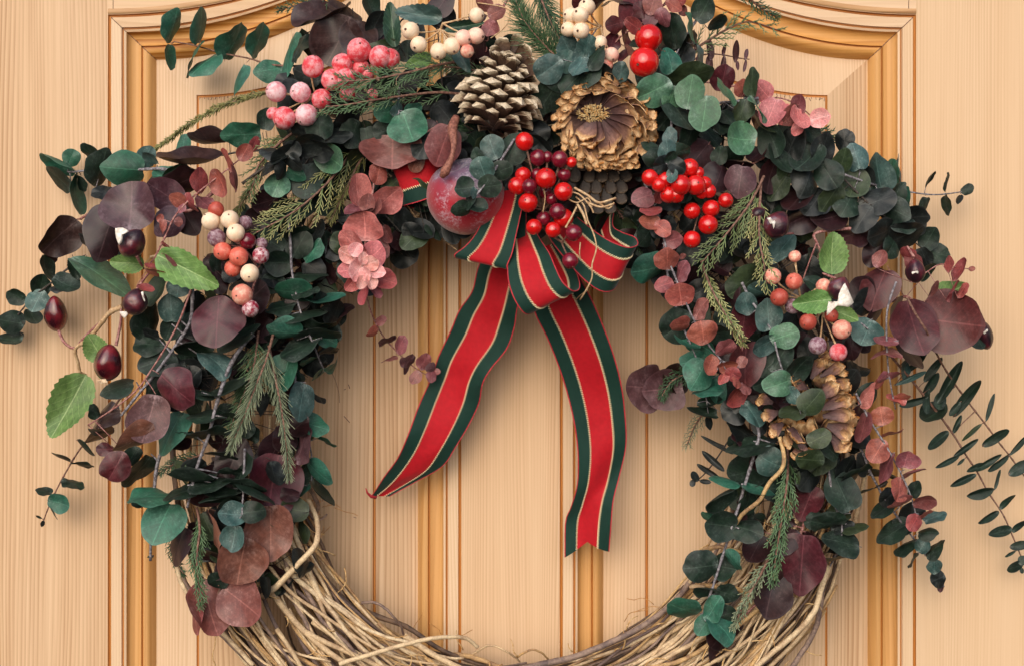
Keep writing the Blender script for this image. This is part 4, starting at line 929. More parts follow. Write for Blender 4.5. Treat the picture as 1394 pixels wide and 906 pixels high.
# ================================================================= ROSE HIPS
hip('dark plum rose hip with a torn white flap, left side above the light green leaf', 180, 331, 44, 34, 52, 200, HIP, '157,311 167,310 176,315 168,319 166,330 162,334 158,324', '186,348,200 190,356,190 196,366,170')
hip('dark rose hip with white specks under the light green leaf', 184, 411, 38, 34, 75, 190, HIP, '163,424 172,424 174,428 169,433 165,429|192,398 195,397 198,410 196,410', '186,395,186 196,380,180 208,366,176', None)
hip('deep red rose hip between two light green leaves at the left', 147, 493, 52, 38, 80, 150, HIPR, '131,517 144,515 146,520 138,522', '158,470,146 164,440,146 165,420,150', PAPER_T)
hip('glossy red rose hip hanging over the bare door at far left', 76, 427, 50, 30, 92, 46, HIPR, '', '80,450,50 87,465,60 101,474,76 112,462,90 128,446,100 150,428,110 165,418,120', None)
hip('dark rose hip with two white specks below the red berries', 1058, 306, 40, 36, 60, 190, HIP, '1044,297 1049,296 1054,303 1049,305|1054,300 1056,303 1053,312 1051,303', '1066,318,186 1080,318,170')
hip('purple rose hip with a large torn white flap on the right', 1142, 392, 34, 30, 60, 200, HIP, '1150,385 1162,412 1155,418 1140,416 1125,430 1128,410 1133,413 1140,410 1142,400', '1140,380,196 1120,372,180')
hip('dark rose hip at the right edge beside the burgundy leaves', 1339, 455, 44, 24, 110, 110, HIP, '1338,452 1344,447 1345,450 1340,455', '1333,438,110 1325,425,108', None)
hip('dark rose hip with white tip among the right upper leaves', 1246, 369, 34, 26, 95, 150, HIP, '1241,370 1250,369 1250,373 1246,371 1242,374', '1244,350,150 1235,335,145')
hip('small bluish rose hip peeping from the cedar on the right', 1032, 291, 22, 18, 30, 176, HIP, '', '1026,300,170 1015,306,160')

# ================================================================= EUCALYPTUS SPRIGS (left side)
sprig('teal green sprig crossing the arched moulding at the top left', '440,92,70 400,90,60 366,88,50 340,80,44 300,72,38 265,62,32 237,57,28',
 '234 36 46 15 82 30;230 78 36 9 262 30;271 38 50 10 82 34;265 80 54 15 258 40;281 87 50 32 232 46;316 57 56 22 66 42;326 106 46 18 243 46;351 56 50 16 74 48;366 96 38 34 196 56;396 74 62 28 268 66;421 62 42 22 95 64 G;418 108 30 24 260 62 G', 'g', sm='b', sr=(1.5, .8))
sprig('teal green sprig ending in open leaves over bare wood at the left', '262,240,110 238,233,90 215,230,80 190,231,66 160,232,52 125,232,44 100,234,40 92,234,38',
 '81 222 52 17 145 48;97 215 26 24 68 36;82 244 44 24 132 38 G;104 264 54 9 263 46;111 250 24 15 300 42 G;124 209 36 20 146 46 G;136 229 52 26 78 56 G;170 230 56 48 178 74;199 214 32 27 60 70 b;206 216 24 14 130 78 b;224 236 32 20 205 84;205 247 30 14 250 70 G', 'g', sr=(2.4, 1.2))
sprig('cluster of big glossy plum leaves at the left edge', '290,262,130 262,285,140 235,290,140 190,300,130 150,290,120 137,283,90 110,298,60',
 '146 316 76 62 250 118 M;226 265 52 46 150 150;256 298 44 40 300 140 M;230 302 46 40 230 160;177 281 72 78 90 176 Q =b;82 322 62 38 232 60 N =b;70 353 18 12 180 50 M;244 247 62 30 200 130 M;140 262 30 22 200 110 k;178 348 30 16 200 130 k', 'Q', sm='r', sr=(2.6, 1.6), d=140)
sprig('curled dark brown leaves above the coral sprig on the left', '380,200,120 350,205,120 320,208,118 300,212,116 240,222,110',
 '260 216 92 26 183 150 N =v;285 190 50 18 176 120 N;331 184 50 34 190 136 g;250 196 28 22 80 100 g;240 232 40 18 200 120 g;362 164 30 26 90 130 G', 'N', sm='d')
sprig('coral small leaved sprig above the mixed berries on the left', '212,348,186 226,320,188 236,298,190 252,278,190 270,262,188 290,246,182 308,232,176 330,214,165',
 '271 246 36 20 96 186;299 249 42 28 300 186;311 218 34 14 98 182;319 239 46 12 286 178 E;333 208 26 24 60 172;243 272 26 20 160 188;260 276 30 15 300 190;248 284 15 12 250 190 E;222 309 20 13 255 188;218 297 12 10 60 186;279 276 30 20 320 176 E;243 302 14 14 0 182 E;232 352 26 7 330 192 E;228 336 22 6 330 190;212 370 32 9 345 194;198 393 25 10 340 190;205 362 16 7 160 190;346 196 22 12 60 150', 'C', sm='r', sr=(1.2, .8), sh='v')
sprig('light green serrated leaf fanned out over the left side', '205,350,176 215,348,180 225,350,182', '256 368 98 46 334 196;173 358 44 27 178 182;214 395 50 32 250 150 o =v', 'l', sh='x', sm='t', cat='leafy twig', name='leafy_twig', group='light green leafy twigs in the wreath')
sprig('long folded green leaf and bright leaves on the bare left twig', '166,418,120 150,425,118 136,442,110 120,462,96 103,474,84 106,492,74 109,506,66',
 '136 376 98 26 330 110 s =v;130 473 40 34 118 126 l;94 552 92 52 246 74 l;101 366 30 14 110 90 G', 'l', sh='x', sm='t', sr=(3.6, 1.8), cat='leafy twig', name='leafy_twig', group='light green leafy twigs in the wreath')
sprig('dark green sprig reaching out to the far left past the red rose hip', '165,335,110 140,346,90 118,354,74 92,366,60 70,385,50 48,402,42 28,424,34 8,450,28',
 '16 438 34 32 170 38;16 461 34 18 190 30;2 440 20 14 140 30;23 404 28 23 150 40;51 409 32 32 250 48 b;56 388 32 27 70 44;45 431 28 20 300 38;90 386 40 26 330 66;64 366 38 9 118 60;104 364 34 12 88 70 k;124 336 46 10 128 88 k;108 352 22 10 200 70 k;80 392 22 12 200 50 k', 'G', sm='d', sr=(1.8, 1.0))
sprig('tiny hooked green sprig drooping at the lower left', '165,540,100 150,560,92 130,585,70 108,612,56 92,638,48 78,664,42 66,690,38 58,712,34',
 '85 622 30 9 156 60;112 632 32 9 352 58;116 608 32 13 322 64;99 658 32 9 338 54;61 668 22 10 160 46;80 684 32 27 345 52 g;73 697 22 5 300 44;54 703 10 5 140 40;58 712 8 5 250 38 k;136 590 40 14 200 80 N;144 570 52 28 200 90 N;128 560 22 13 120 84 G', 'G', sm='b', sr=(1.5, .8))
sprig('round burgundy leaf and darker greens above the twigs on the left', '262,380,150 262,410,150 258,440,148 236,475,144 210,510,140 185,540,136 165,565,130',
 '233 421 40 36 90 150 b;232 447 34 28 250 140;265 471 52 24 170 152;291 493 52 22 335 158 b;324 460 66 27 20 150;216 492 54 44 200 138;203 470 46 30 180 134;244 390 30 36 260 160 b;200 436 60 24 95 126;162 528 50 26 200 132;205 455 28 18 150 132 k;296 437 70 72 270 190 B;345 404 52 50 40 156 M;222 520 52 34 230 130', 'G', sm='p', sr=(2.4, 1.6), d=150)
sprig('pair of dusty plum leaves on a thin red stem', '268,372,176 258,400,178 245,435,176 228,468,172 208,500,168 188,528,160 160,552,150 120,578,130',
 '241 528 64 54 322 170 B;203 569 68 58 256 178 V;184 596 58 28 200 186 R;158 634 46 40 240 120 B;143 611 24 18 180 112 B;132 586 22 10 200 122 k', 'V', sm='r', sr=(1.4, .9), d=160)
sprig('bright green leaves under the dusty plum pair', '240,560,110 232,590,112 216,625,104 210,665,96 206,710,80 205,762,60',
 '236 588 66 42 250 146;190 640 56 22 235 90 G;208 679 72 16 185 128;195 684 30 14 200 110 G;222 709 60 60 250 138;180 620 30 22 240 84 G;205 757 8 4 200 60', 'g', sr=(2.8, 1.8), dstem=96, d=130)
sprig('dark sprig with frosted white stem over the twigs at the left', '345,455,158 330,470,158 312,500,158 301,530,158 292,560,158 284,592,156 270,630,152 262,660,150 255,690,144',
 '306 531 64 15 4 162;275 536 40 12 178 160;283 566 50 14 175 158;318 566 36 12 0 158;285 590 66 14 182 160;254 592 30 12 170 152;300 618 46 10 0 150;262 650 70 14 180 158;285 660 60 18 0 160;246 672 44 18 205 150;316 640 40 14 10 150;330 660 60 14 0 154;300 676 56 13 175 154', 'G', sr=(2.8, 1.6), d=158)
sprig('frosted grey green rosette low on the left', '333,610,150 332,650,156 331,672,160 330,690,168 330,700,172',
 '317 699 38 34 175 178;344 696 34 31 10 176 G;318 731 38 34 262 176;304 672 52 12 190 164 G;345 668 60 12 355 164 G;330 640 52 22 260 152 G', 'b', sr=(1.6, 1.1))
sprig('overlapping big russet leaves at the lower left', '352,640,120 348,680,126 330,720,126 312,770,124 300,800,120 290,835,116',
 '246 742 56 34 260 118 M;284 660 66 50 250 122 M;320 622 58 50 250 122 M;372 660 92 68 262 128 B =b;412 606 54 28 70 118 V;318 756 70 40 250 124 M;286 825 76 52 290 134 R =b;268 835 50 24 280 138 R;293 722 60 17 285 150 R;327 817 74 68 330 142 R =b;329 763 70 68 260 156 R =b;368 722 78 66 270 150 R =b;302 640 40 36 240 124 M;375 610 54 40 240 120 M', 'R', sm='b', sr=(2.6, 1.6))
sprig('trailing teal green sprig hanging down the inner left edge', '393,300,140 396,340,146 397,365,146 401,390,146 408,420,144 418,448,142 428,472,138 436,492,120 441,502,110',
 '380 358 38 36 180 142 G;427 341 38 24 240 148;408 333 42 36 60 146 G;405 318 42 14 0 146 G;420 376 52 22 350 142 G;403 396 54 30 175 150;440 408 58 16 346 150;416 400 40 9 5 158 G;383 419 42 20 195 140 G;412 429 64 16 5 150 G;390 450 48 29 175 156 g;432 443 54 17 18 150 G;432 455 60 18 15 144 G;444 461 32 24 340 128;410 472 62 26 205 148 G;448 478 28 8 20 134 k;421 490 26 6 196 132;452 497 28 6 38 118;433 509 22 6 215 116;370 330 40 34 150 138 G;372 385 34 30 200 136 G', 'g', sr=(1.8, .9))
sprig('teal green sprig curving down over the bare wood, inner left', '398,478,132 402,505,130 402,535,128 408,562,118 418,590,104 424,618,92 425,645,84 422,660,80',
 '386 507 58 46 258 144;410 546 52 34 258 142 b;424 577 44 30 348 118;434 641 46 28 322 108;413 643 38 20 68 92 G;437 671 48 7 302 90 G;411 669 36 9 232 84;433 541 24 6 315 100 k;417 601 26 8 230 100;445 601 30 8 342 96;400 525 40 20 250 126 G', 'g', sr=(1.3, .9))
sprig('dark rosette of frosted blackish leaves near the upper left', '330,250,160 360,228,166 385,212,172 410,196,172 440,180,160 470,165,150',
 '378 252 38 34 250 172 s;402 237 28 20 330 174 g;416 244 52 48 270 160 G;449 216 48 40 330 166 s;390 212 44 24 200 184 k;401 221 28 20 320 188 k;380 217 30 16 230 188 k;420 197 46 30 180 182 k;437 203 40 26 350 178 k;435 173 40 38 95 176 G;399 205 24 26 60 190 k;372 208 34 20 190 180 k;362 236 34 14 220 182 k;410 180 30 20 130 170 k;455 185 44 26 10 166 k;384 232 26 13 250 186 k', 'k', sm='d', d=170)
sprig('group of dark leaves below the frosted red berries', '560,160,130 520,170,134 490,180,136 460,190,136 430,205,134',
 '480 182 44 34 250 150;470 165 46 22 200 150 k;500 190 40 34 280 146;455 205 40 28 230 140;525 178 36 30 200 150;490 210 46 24 200 138 o;450 240 40 30 240 138;440 270 50 34 250 130;470 250 42 30 220 130;415 285 50 34 230 130;385 290 44 34 200 130;350 300 44 36 230 130 M;362 275 40 34 200 134 M;340 320 40 24 240 134 o', 'G', sm='d', d=140)
sprig('huge dark brown leaves at the top left behind the red berries', '520,30,110 500,34,110 480,40,106 455,45,100 430,40,96',
 '438 20 84 36 195 106 N =b;460 56 74 76 240 124 N =b;488 52 62 52 270 130 N =b;512 34 38 28 70 120 k;505 8 40 26 120 118 G;410 66 44 26 262 92 G;520 60 50 40 260 110 M;470 20 50 30 160 104 N', 'N', sm='d', sr=(2.4, 1.4))
sprig('holly twig with prickly leaves beside the cream berries', '600,36,150 575,30,150 555,25,150 545,30,148 540,50,140',
 '534 34 58 24 97 156;570 20 64 27 172 158 b =x;521 64 44 18 180 148 o;570 84 34 20 200 150 l;631 82 40 20 300 164 b =x;632 36 52 15 10 152;555 70 30 34 90 130 G', 'h', sh='x', sm='d', cat='holly twig', name='holly_twig', group='prickly leaved twigs in the wreath')
sprig('two sided teal leaf above the russet leaves, left of centre', '543,120,150 543,140,160 543,155,168', '526 153 34 30 190 166;555 172 46 58 290 174;540 148 24 12 60 172 b;562 150 26 16 40 168', 'g', sr=(1.4, 1.0))
sprig('russet leaves between the green leaf and the ribbon loop', '600,170,130 570,185,140 540,195,144 520,215,144',
 '534 204 46 86 270 158 R =b;514 237 32 24 260 152 C;603 198 60 50 250 172 R;578 198 44 34 240 164 k;566 222 28 22 240 150 R;585 180 36 30 240 130 M;560 240 30 20 250 112 k', 'R', sm='r', d=150)
sprig('pink drooping sprig with a pale rosette at its tip, left of centre', '512,205,146 510,240,152 505,275,160 500,305,164 497,335,168 497,365,172 500,392,172',
 '487 259 46 28 96 168;526 272 48 36 40 164;510 285 34 20 60 170 E;490 286 40 18 200 174 E;500 277 26 22 80 178 E;527 318 26 18 300 156 E;513 338 38 30 320 156 E;496 309 42 58 90 176 P =b;480 333 46 32 130 172;505 350 46 40 40 170;474 347 28 24 150 184 W;484 340 22 20 60 188 W;488 366 34 26 230 188 W;503 359 26 22 20 190 W;498 372 22 16 300 192 W;513 370 24 20 350 188 W;505 384 22 15 280 192 W;492 384 20 14 250 192 W;474 368 28 24 190 180 P;524 381 34 28 340 172 C;497 402 28 15 265 176 C;479 385 26 18 230 176 P;494 352 18 14 90 192 W;510 395 26 14 300 180 E', 'P', sm='r', sr=(1.6, 1.1), d=170, sh='f')
sprig('thin dusty rose sprig hanging from the pale pink rosette', '498,398,160 505,425,140 520,455,100 540,478,80 562,498,72 582,510,66 596,508,62',
 '518 437 18 13 30 122;507 452 18 12 200 120 C;527 464 26 9 38 100 V;546 470 28 19 60 92;531 489 24 5 205 84;555 491 24 16 60 86 V;552 499 20 8 240 80 V;566 513 20 17 240 80;577 492 24 19 75 82;586 500 16 12 60 78 V;587 511 18 14 270 76;595 505 9 9 0 72', 'E', sm='r', sr=(1.1, .6), sh='r')
sprig('rosette of grey green leaves resting on the frosted apple', '700,190,178 684,215,190 668,240,204 655,258,208 645,270,208',
 '657 230 36 34 110 212 b;634 256 30 30 190 214;666 254 32 34 10 212;628 284 28 21 195 212;651 281 27 21 340 214;645 263 16 10 250 218 b;683 232 30 28 20 200;670 201 36 34 110 196 b;698 204 48 42 60 180;652 214 26 18 140 200;640 275 24 14 260 212', 'G', d=200, sr=(1.6, 1.0))

# ================================================================= top and centre
sprig('small plum leaves above the grey pine cone', '690,0,120 680,20,124 668,40,124 662,70,120', '659 6 24 17 140 130;676 17 26 22 20 134;668 38 28 24 250 134;660 62 54 36 260 122 M;640 90 40 30 240 120 M;600 8 44 36 240 110 M;650 25 26 18 200 120 M;640 60 30 20 210 118 M', 'E', sm='r')
sprig('blue green rosette between the two big pine cones', '800,130,150 792,110,158 790,90,166 800,60,166 812,40,160',
 '747 94 44 40 215 174 b;773 66 34 34 120 172 b;770 84 34 32 190 172;799 63 32 28 85 186 b;811 79 36 22 48 190 G;789 90 34 26 240 184;781 112 46 38 230 168 G;803 100 42 26 260 180 G;748 130 54 44 240 160 G;821 98 34 18 330 176 k;790 76 26 22 60 180 b;762 108 40 34 200 164 G;845 98 30 24 260 168 b;838 108 34 22 250 166 k;725 150 38 30 200 150 G;772 130 34 24 250 150 k', 'b', d=170)
sprig('frosted white and black rosette above the dense red berries', '915,160,160 913,190,176 912,215,196 915,238,206', '912 187 26 21 95 200 b;891 216 30 25 175 196;909 206 30 28 100 204 b;926 206 28 21 20 202;902 224 30 24 200 206 k;921 226 26 24 340 208 k;915 239 21 16 270 212 b;912 214 20 14 60 210;885 200 24 16 150 190', 'G', d=200)
sprig('plum red sprig at the top right of centre', '930,-6,140 905,6,146 890,20,150 870,35,150 845,50,140 830,70,130',
 '873 14 26 24 140 158;888 6 30 28 70 162 E;903 24 28 19 292 166 E;917 8 26 20 320 162 C;864 36 34 17 325 168 C;885 27 24 22 250 160;924 2 20 16 20 156 C;836 34 28 26 200 144 B;834 58 30 24 250 140 B;852 50 34 14 262 146 B;862 18 48 46 60 136 B;846 2 56 20 180 126 N;804 2 50 22 200 118 B;930 14 18 12 300 150 E;850 76 24 14 240 130 B', 'B', sm='r', d=150, sh='v')
sprig('dark green leaves around the two large red berries', '960,10,130 940,40,134 925,65,140 915,85,144',
 '917 44 50 30 98 150 G;938 38 46 12 108 156 s;953 78 40 12 286 150 b;957 15 36 34 60 148 G;911 84 38 31 100 160;928 80 46 26 250 142 k;936 60 40 22 70 138 k;870 60 26 18 200 140 G;895 30 34 24 60 132 G;858 68 20 12 150 150 R;975 30 30 14 40 120 G', 'g', d=150)
sprig('fan of large sage green leaves right of the golden pine cone', '1032,134,150 1005,138,158 980,140,166 962,142,170 940,145,168 912,140,160 900,130,156',
 '890 123 52 42 205 180 s;937 106 60 34 10 174 o;913 134 36 28 250 172;923 152 60 40 300 172 G;939 127 46 42 80 184 s;959 154 52 44 262 190 s;990 127 44 18 112 186 s;1023 114 38 15 97 176 o;1030 150 44 13 290 182 s;1011 152 38 26 260 168 o;1009 189 46 50 180 178 s =b;980 168 36 30 260 160 G;938 186 44 28 250 160 G;979 212 28 22 260 158 G;905 165 30 24 230 150 G;1040 170 36 20 300 150 o;1050 190 50 34 300 150 G;990 160 26 22 300 164 G;1060 215 48 30 290 150 G', 's', d=172)
sprig('pink leaved sprig lying along the upper right edge', '960,112,130 1000,118,140 1033,133,146 1064,134,150 1088,145,150 1106,160,148 1120,172,140',
 '984 107 38 34 80 146 B;1010 121 24 22 90 144 C;1039 124 32 26 130 152;1051 151 42 36 250 160 P;1068 156 32 24 200 154 P;1087 144 28 20 70 156 E;1076 156 34 24 240 154 E;1088 160 36 28 270 166 P;1115 161 28 27 15 162 W;1086 176 22 16 260 158;1030 165 30 20 250 140 B', 'P', sm='r', sr=(1.1, .8))
sprig('row of tiny upright brown leaves at the top right', '930,95,90 950,78,80 965,74,72 985,75,64 1004,79,58 1020,81,52',
 '966 67 30 12 95 78;966 90 30 11 268 76;986 67 18 6 85 70;984 88 24 8 262 70;1002 70 30 9 88 66;1004 90 16 5 270 64;1016 74 16 6 80 60;1014 90 18 5 258 58;953 84 34 10 268 84;947 60 20 8 100 84', 'V', sm='b', sr=(1.0, .7), sh='n')
sprig('dull maroon leaves below the large sage leaves', '1060,200,130 1030,220,140 1000,232,144 970,232,140 950,215,130',
 '951 212 50 46 230 156 M;978 240 40 44 250 160 M;1008 245 46 44 260 172 V;940 190 34 20 250 150 M;1030 210 30 20 230 140 M;1005 222 40 12 0 150 M;1050 240 50 40 250 136 M', 'M', sm='r')

# ================================================================= right side
sprig('teal sprig reaching right past the moulding, ending in thin leaves', '1150,238,130 1184,250,110 1205,254,90 1225,259,76 1255,264,60 1280,265,50 1318,260,40',
 '1166 215 40 34 105 128 b;1197 237 52 28 92 112 b;1214 236 40 12 92 90 g;1224 236 46 13 82 84 b;1232 272 36 11 285 80 g;1265 244 26 7 68 66 G;1258 281 30 8 262 62 G;1288 249 28 6 88 56 G;1288 278 28 5 268 54 G;1317 258 18 14 45 50 G;1306 271 14 6 255 46 k;1164 247 46 42 250 124 o;1153 278 42 40 240 132 G;1188 268 30 26 290 110 G', 'b', sr=(1.5, .8))
sprig('glossy dark green leaves massed at the upper right', '1060,170,120 1090,190,128 1120,215,130 1150,245,130 1180,275,128 1210,300,120 1240,325,110 1262,345,100',
 '1078 197 50 34 68 140 k;1100 215 54 40 230 142;1098 245 48 40 250 140 k;1120 205 44 36 70 136 k;1128 238 46 40 300 144;1150 192 32 24 80 120 k;1132 268 46 34 240 140 o;1195 274 50 38 20 132 k;1217 286 44 36 330 128;1241 297 42 34 12 112 k;1175 298 44 34 240 132 k;1200 316 48 34 200 126 k;1229 320 54 38 30 116 k;1213 334 40 30 240 112;1264 326 34 28 60 104;1276 346 34 30 350 98;1258 350 30 20 290 104 k;1248 308 30 22 80 104 k;1075 230 42 34 240 138 o;1110 275 48 40 230 136 k;1085 270 50 36 240 134 M;1130 295 56 44 200 128 M;1090 300 50 34 200 126 M;1160 320 50 34 200 120 M;1190 345 40 34 250 118 M;1104 183 30 24 120 134;1060 255 40 28 230 140 o;1222 262 28 18 60 110;1146 220 36 30 80 138 o;1070 180 30 30 60 130 o;1180 240 30 20 100 110 k;1226 305 40 28 330 118', 'G', d=136, sm='d')
sprig('coral round leaved sprig running down the inner right edge', '878,250,150 888,275,158 898,300,164 905,330,168 912,358,172 922,384,174 934,412,176 947,440,176 963,467,174 982,490,170',
 '876 269 32 30 200 172 E;897 268 20 14 70 170 C;887 287 30 15 190 176 C;885 303 30 23 185 176 C;902 311 26 22 320 180 C;915 327 28 25 20 176 E;929 349 10 8 20 170 E;908 353 30 36 95 184 C;928 371 34 15 62 176 E;905 388 28 24 200 174 C;926 401 32 42 100 186 C;927 441 30 20 185 176 C;955 421 34 17 58 178 E;956 452 34 42 100 188 C;987 472 30 22 45 182 E;967 496 30 24 240 178 C;990 498 28 20 20 184 C;998 508 24 18 330 186 C;1003 518 20 12 270 184 C;1010 492 18 14 60 180 E;985 512 22 12 250 180 C;1014 528 20 13 300 176 E', 'C', sm='p', sr=(1.5, .9), d=176)
sprig('big teal leaves behind the coral sprig on the inner right', '905,320,130 905,350,138 915,400,144 928,440,146 945,480,146 955,510,144 962,545,136',
 '885 364 54 36 190 148;880 320 36 30 230 138 G;921 443 50 50 220 150 G;935 464 40 22 320 152;954 472 44 28 340 150;952 508 44 44 240 156;944 490 34 28 200 146;962 533 42 13 0 154;958 562 44 15 185 142 G;966 548 34 14 0 140 G;965 575 18 12 270 136 k;935 405 42 34 40 140 G;975 455 40 30 20 150 G;990 430 40 34 60 148 G;938 345 40 34 60 140 k;955 395 40 34 30 140 k;975 530 40 30 260 136', 'g', d=148)
sprig('overlapping plum brown leaves jutting over bare wood at the inner right', '950,520,110 935,515,100 920,512,86 900,515,76', '879 527 56 66 175 84 V =b;905 530 56 60 185 92 V =b;920 515 46 40 150 88 N', 'V', sm='d', d=84)
sprig('deep red oval leaves in the middle of the right side', '995,385,130 1000,410,140 1003,440,148 1010,470,152 1015,510,150', '1013 437 52 44 265 150 B;1016 494 66 44 268 158 B;998 408 44 16 265 146 M;1003 535 40 26 220 150 C;1030 540 40 30 250 134 M;1040 395 50 36 230 130 M;1090 470 40 34 240 134 M;1100 410 50 40 250 130 M;1075 445 44 34 240 130 k', 'B', sm='r', d=152)
sprig('pale frosted green rosette in the middle of the right side', '1010,385,150 1022,408,158 1038,430,168 1052,455,172 1058,480,172 1066,505,170 1080,530,168',
 '1016 414 32 30 110 166 b;1046 430 44 38 95 178 b =b;1040 396 44 22 160 158 b;1068 457 40 36 20 182 s;1041 469 38 28 200 176 b;1062 487 44 32 60 168 G;1060 522 40 36 200 186 s;1087 502 44 34 62 184 G;1104 547 42 36 50 190 o;1080 560 40 17 200 180 o;1079 537 26 18 300 184 b;1047 497 38 32 220 164 G;1016 383 60 44 225 150 o =v;1040 520 34 30 200 160 G;1100 480 36 28 100 158 k', 'b', d=172)
sprig('teal leaf peeping out below the coral sprig beside the broken pine cone', '1000,540,120 1020,555,130 1033,586,140 1028,614,146 1015,656,146 1005,690,142 998,710,146 985,752,140 971,796,132 953,846,122',
 '1024 564 40 28 300 148 b;1025 606 66 17 182 156 G;1010 590 54 34 150 130 k;1050 628 46 42 330 160 b;1019 640 60 48 200 134 G;988 655 44 10 172 156 g;1031 669 46 11 335 160 g;984 675 56 28 197 150 G;1016 684 38 28 260 140 G;983 715 48 44 170 156 G;1016 721 44 32 340 154 G;963 702 20 14 130 134 g;955 770 52 44 185 142 G;986 771 32 40 350 134 G;998 761 36 15 315 148 g;962 802 36 18 160 136 G;989 807 34 30 340 130 G;932 827 50 34 155 138 g;971 828 40 24 60 146 g;980 854 48 30 325 142 g;988 835 28 26 20 136 G;960 850 34 26 230 138 g;1040 600 40 16 0 140 k', 'g', sr=(2.4, 1.5), d=146)
sprig('tiny dark purple forked sprig over bare wood at the inner right', '1010,570,90 996,592,80 982,614,70 968,634,60 954,649,52 942,656,46',
 '976 605 50 6 330 78 k;971 627 40 10 318 70;965 641 38 9 330 66;946 648 16 11 120 56;960 655 16 7 350 56;943 657 10 9 250 50', 'k', sh='n', sm='d', sr=(1.1, .8))
sprig('light green serrated leaves beside the torn rose hip on the right', '1180,310,120 1150,312,130 1120,315,140 1108,320,142 1112,330,146',
 '1133 345 58 42 88 160;1105 411 54 32 188 196;1150 428 36 22 340 176;1065 339 50 27 55 160 b =v;1110 388 36 24 330 160 G =v', 'l', sh='x', sm='r', sr=(2.2, 1.6), cat='leafy twig', name='leafy_twig', group='light green leafy twigs in the wreath')
sprig('big burgundy heart shaped leaves at the right edge', '1215,410,110 1235,404,130 1248,420,140 1262,450,140 1275,482,120',
 '1197 392 64 46 250 136 B;1292 398 50 30 20 128 l =v;1325 456 40 32 300 112 G;1222 430 54 36 240 130 M;1244 442 78 70 280 152 B =b;1292 438 82 88 350 148 B =b;1238 480 50 30 300 118 M;1180 410 46 36 220 130 k;1260 370 30 20 60 120 G', 'B', sm='r', d=140)
sprig('small curled coral sprig above the burgundy heart leaves', '1240,384,150 1262,370,150 1280,360,146 1300,363,130 1322,367,110', '1292 360 24 7 82 150;1307 368 36 7 62 140;1323 366 9 8 0 114;1297 396 32 11 72 160;1311 396 24 8 50 158;1271 393 24 13 60 160 E;1198 353 26 19 60 142 E;1244 356 32 19 300 132 E;1236 346 26 16 120 132 C', 'C', sm='r', sr=(.9, .6), sh='v')
sprig('coral sprig falling past the blue green leaf on the right', '1220,384,160 1212,405,164 1207,430,164 1207,465,162 1209,500,156 1214,532,146 1219,556,136',
 '1206 464 36 15 182 168;1207 483 44 7 178 166;1219 509 22 9 5 160;1220 543 30 13 170 150 C;1203 513 22 15 190 156;1228 540 22 13 20 148 C;1196 521 18 14 220 150 C', 'E', sm='p', sr=(1.4, .9), sh='v')
sprig('coral sprig with a pale stem over the lower right moulding', '1165,535,140 1176,556,146 1183,570,150 1201,598,150 1216,624,148 1230,651,144 1242,681,136 1248,707,126',
 '1180 537 36 13 50 154 P;1200 566 26 34 100 158 C;1176 580 42 14 262 154 E;1213 590 32 8 26 150 C;1195 613 36 34 235 158 C;1234 626 26 36 80 152;1207 634 44 9 240 154 E;1241 642 34 10 34 150;1223 666 34 27 255 152 C;1227 684 36 13 202 146;1258 682 32 22 15 144;1244 710 26 24 235 140 C;1258 700 26 10 12 134 C;1167 560 34 22 250 140 M', 'E', sm='p', sr=(1.5, .9))
sprig('dark green sprig hanging behind the coral one at the lower right', '1160,560,120 1164,592,120 1174,615,118 1183,638,114 1193,658,110 1205,680,104 1221,702,96 1238,725,86 1256,748,74 1272,772,62 1285,798,50',
 '1164 585 44 38 240 124;1150 606 48 20 190 120;1175 632 34 24 120 122 k;1160 644 60 14 190 118;1200 643 50 12 0 116;1188 664 46 9 202 114;1208 676 30 26 220 108 k;1203 692 36 14 205 110;1245 666 24 22 60 100;1218 722 50 21 205 104;1240 700 40 26 40 102 k;1271 703 32 13 28 98 b;1233 742 38 22 195 92;1256 742 24 20 60 92 b;1273 747 32 10 38 86;1243 762 24 11 230 80;1272 770 23 21 100 74 b;1277 787 22 28 200 68 k;1281 801 10 6 250 56 V;1228 715 28 22 330 98;1262 725 26 15 10 90', 'G', sr=(1.9, 1.0))
sprig('rounded dark green leaves over the twigs at the lower right', '1120,600,130 1128,640,132 1134,680,130 1146,712,124 1142,745,116 1130,770,104',
 '1147 669 60 50 110 140;1128 709 52 28 172 136;1162 718 36 11 8 128 o;1146 739 54 32 170 132;1133 759 54 13 185 120;1118 625 46 34 250 140 o;1100 648 44 36 230 132 k;1150 640 40 28 60 130 k;1108 708 30 24 200 122;1115 596 34 26 30 188 o;1103 625 40 30 175 184 o;1089 609 30 14 170 178 o;1128 612 30 22 330 170 G', 'G', sm='p', d=134)
sprig('big burgundy and brown leaves over the twigs at the lower right', '1100,640,110 1100,680,116 1092,720,118 1075,760,116 1050,800,110 1000,850,100',
 '1100 682 50 42 250 124 B;1088 650 44 40 240 120 M;1091 764 82 60 262 134 B;1050 808 66 56 250 128 N;1030 744 46 38 240 122 M;985 858 58 46 230 116 M;1070 735 44 34 240 124 M;1060 770 50 40 240 122 N;975 895 40 20 250 100 M', 'B', sm='r', sr=(2.2, 1.4), d=124)
sprig('blue green folded leaf over bare wood right of the pale berries', '1160,430,130 1172,440,140 1182,448,146', '1180 451 42 46 240 148 b;1150 470 34 22 250 120 k;1190 430 34 18 60 130 M;1172 400 50 34 60 120 M', 'b', d=140)
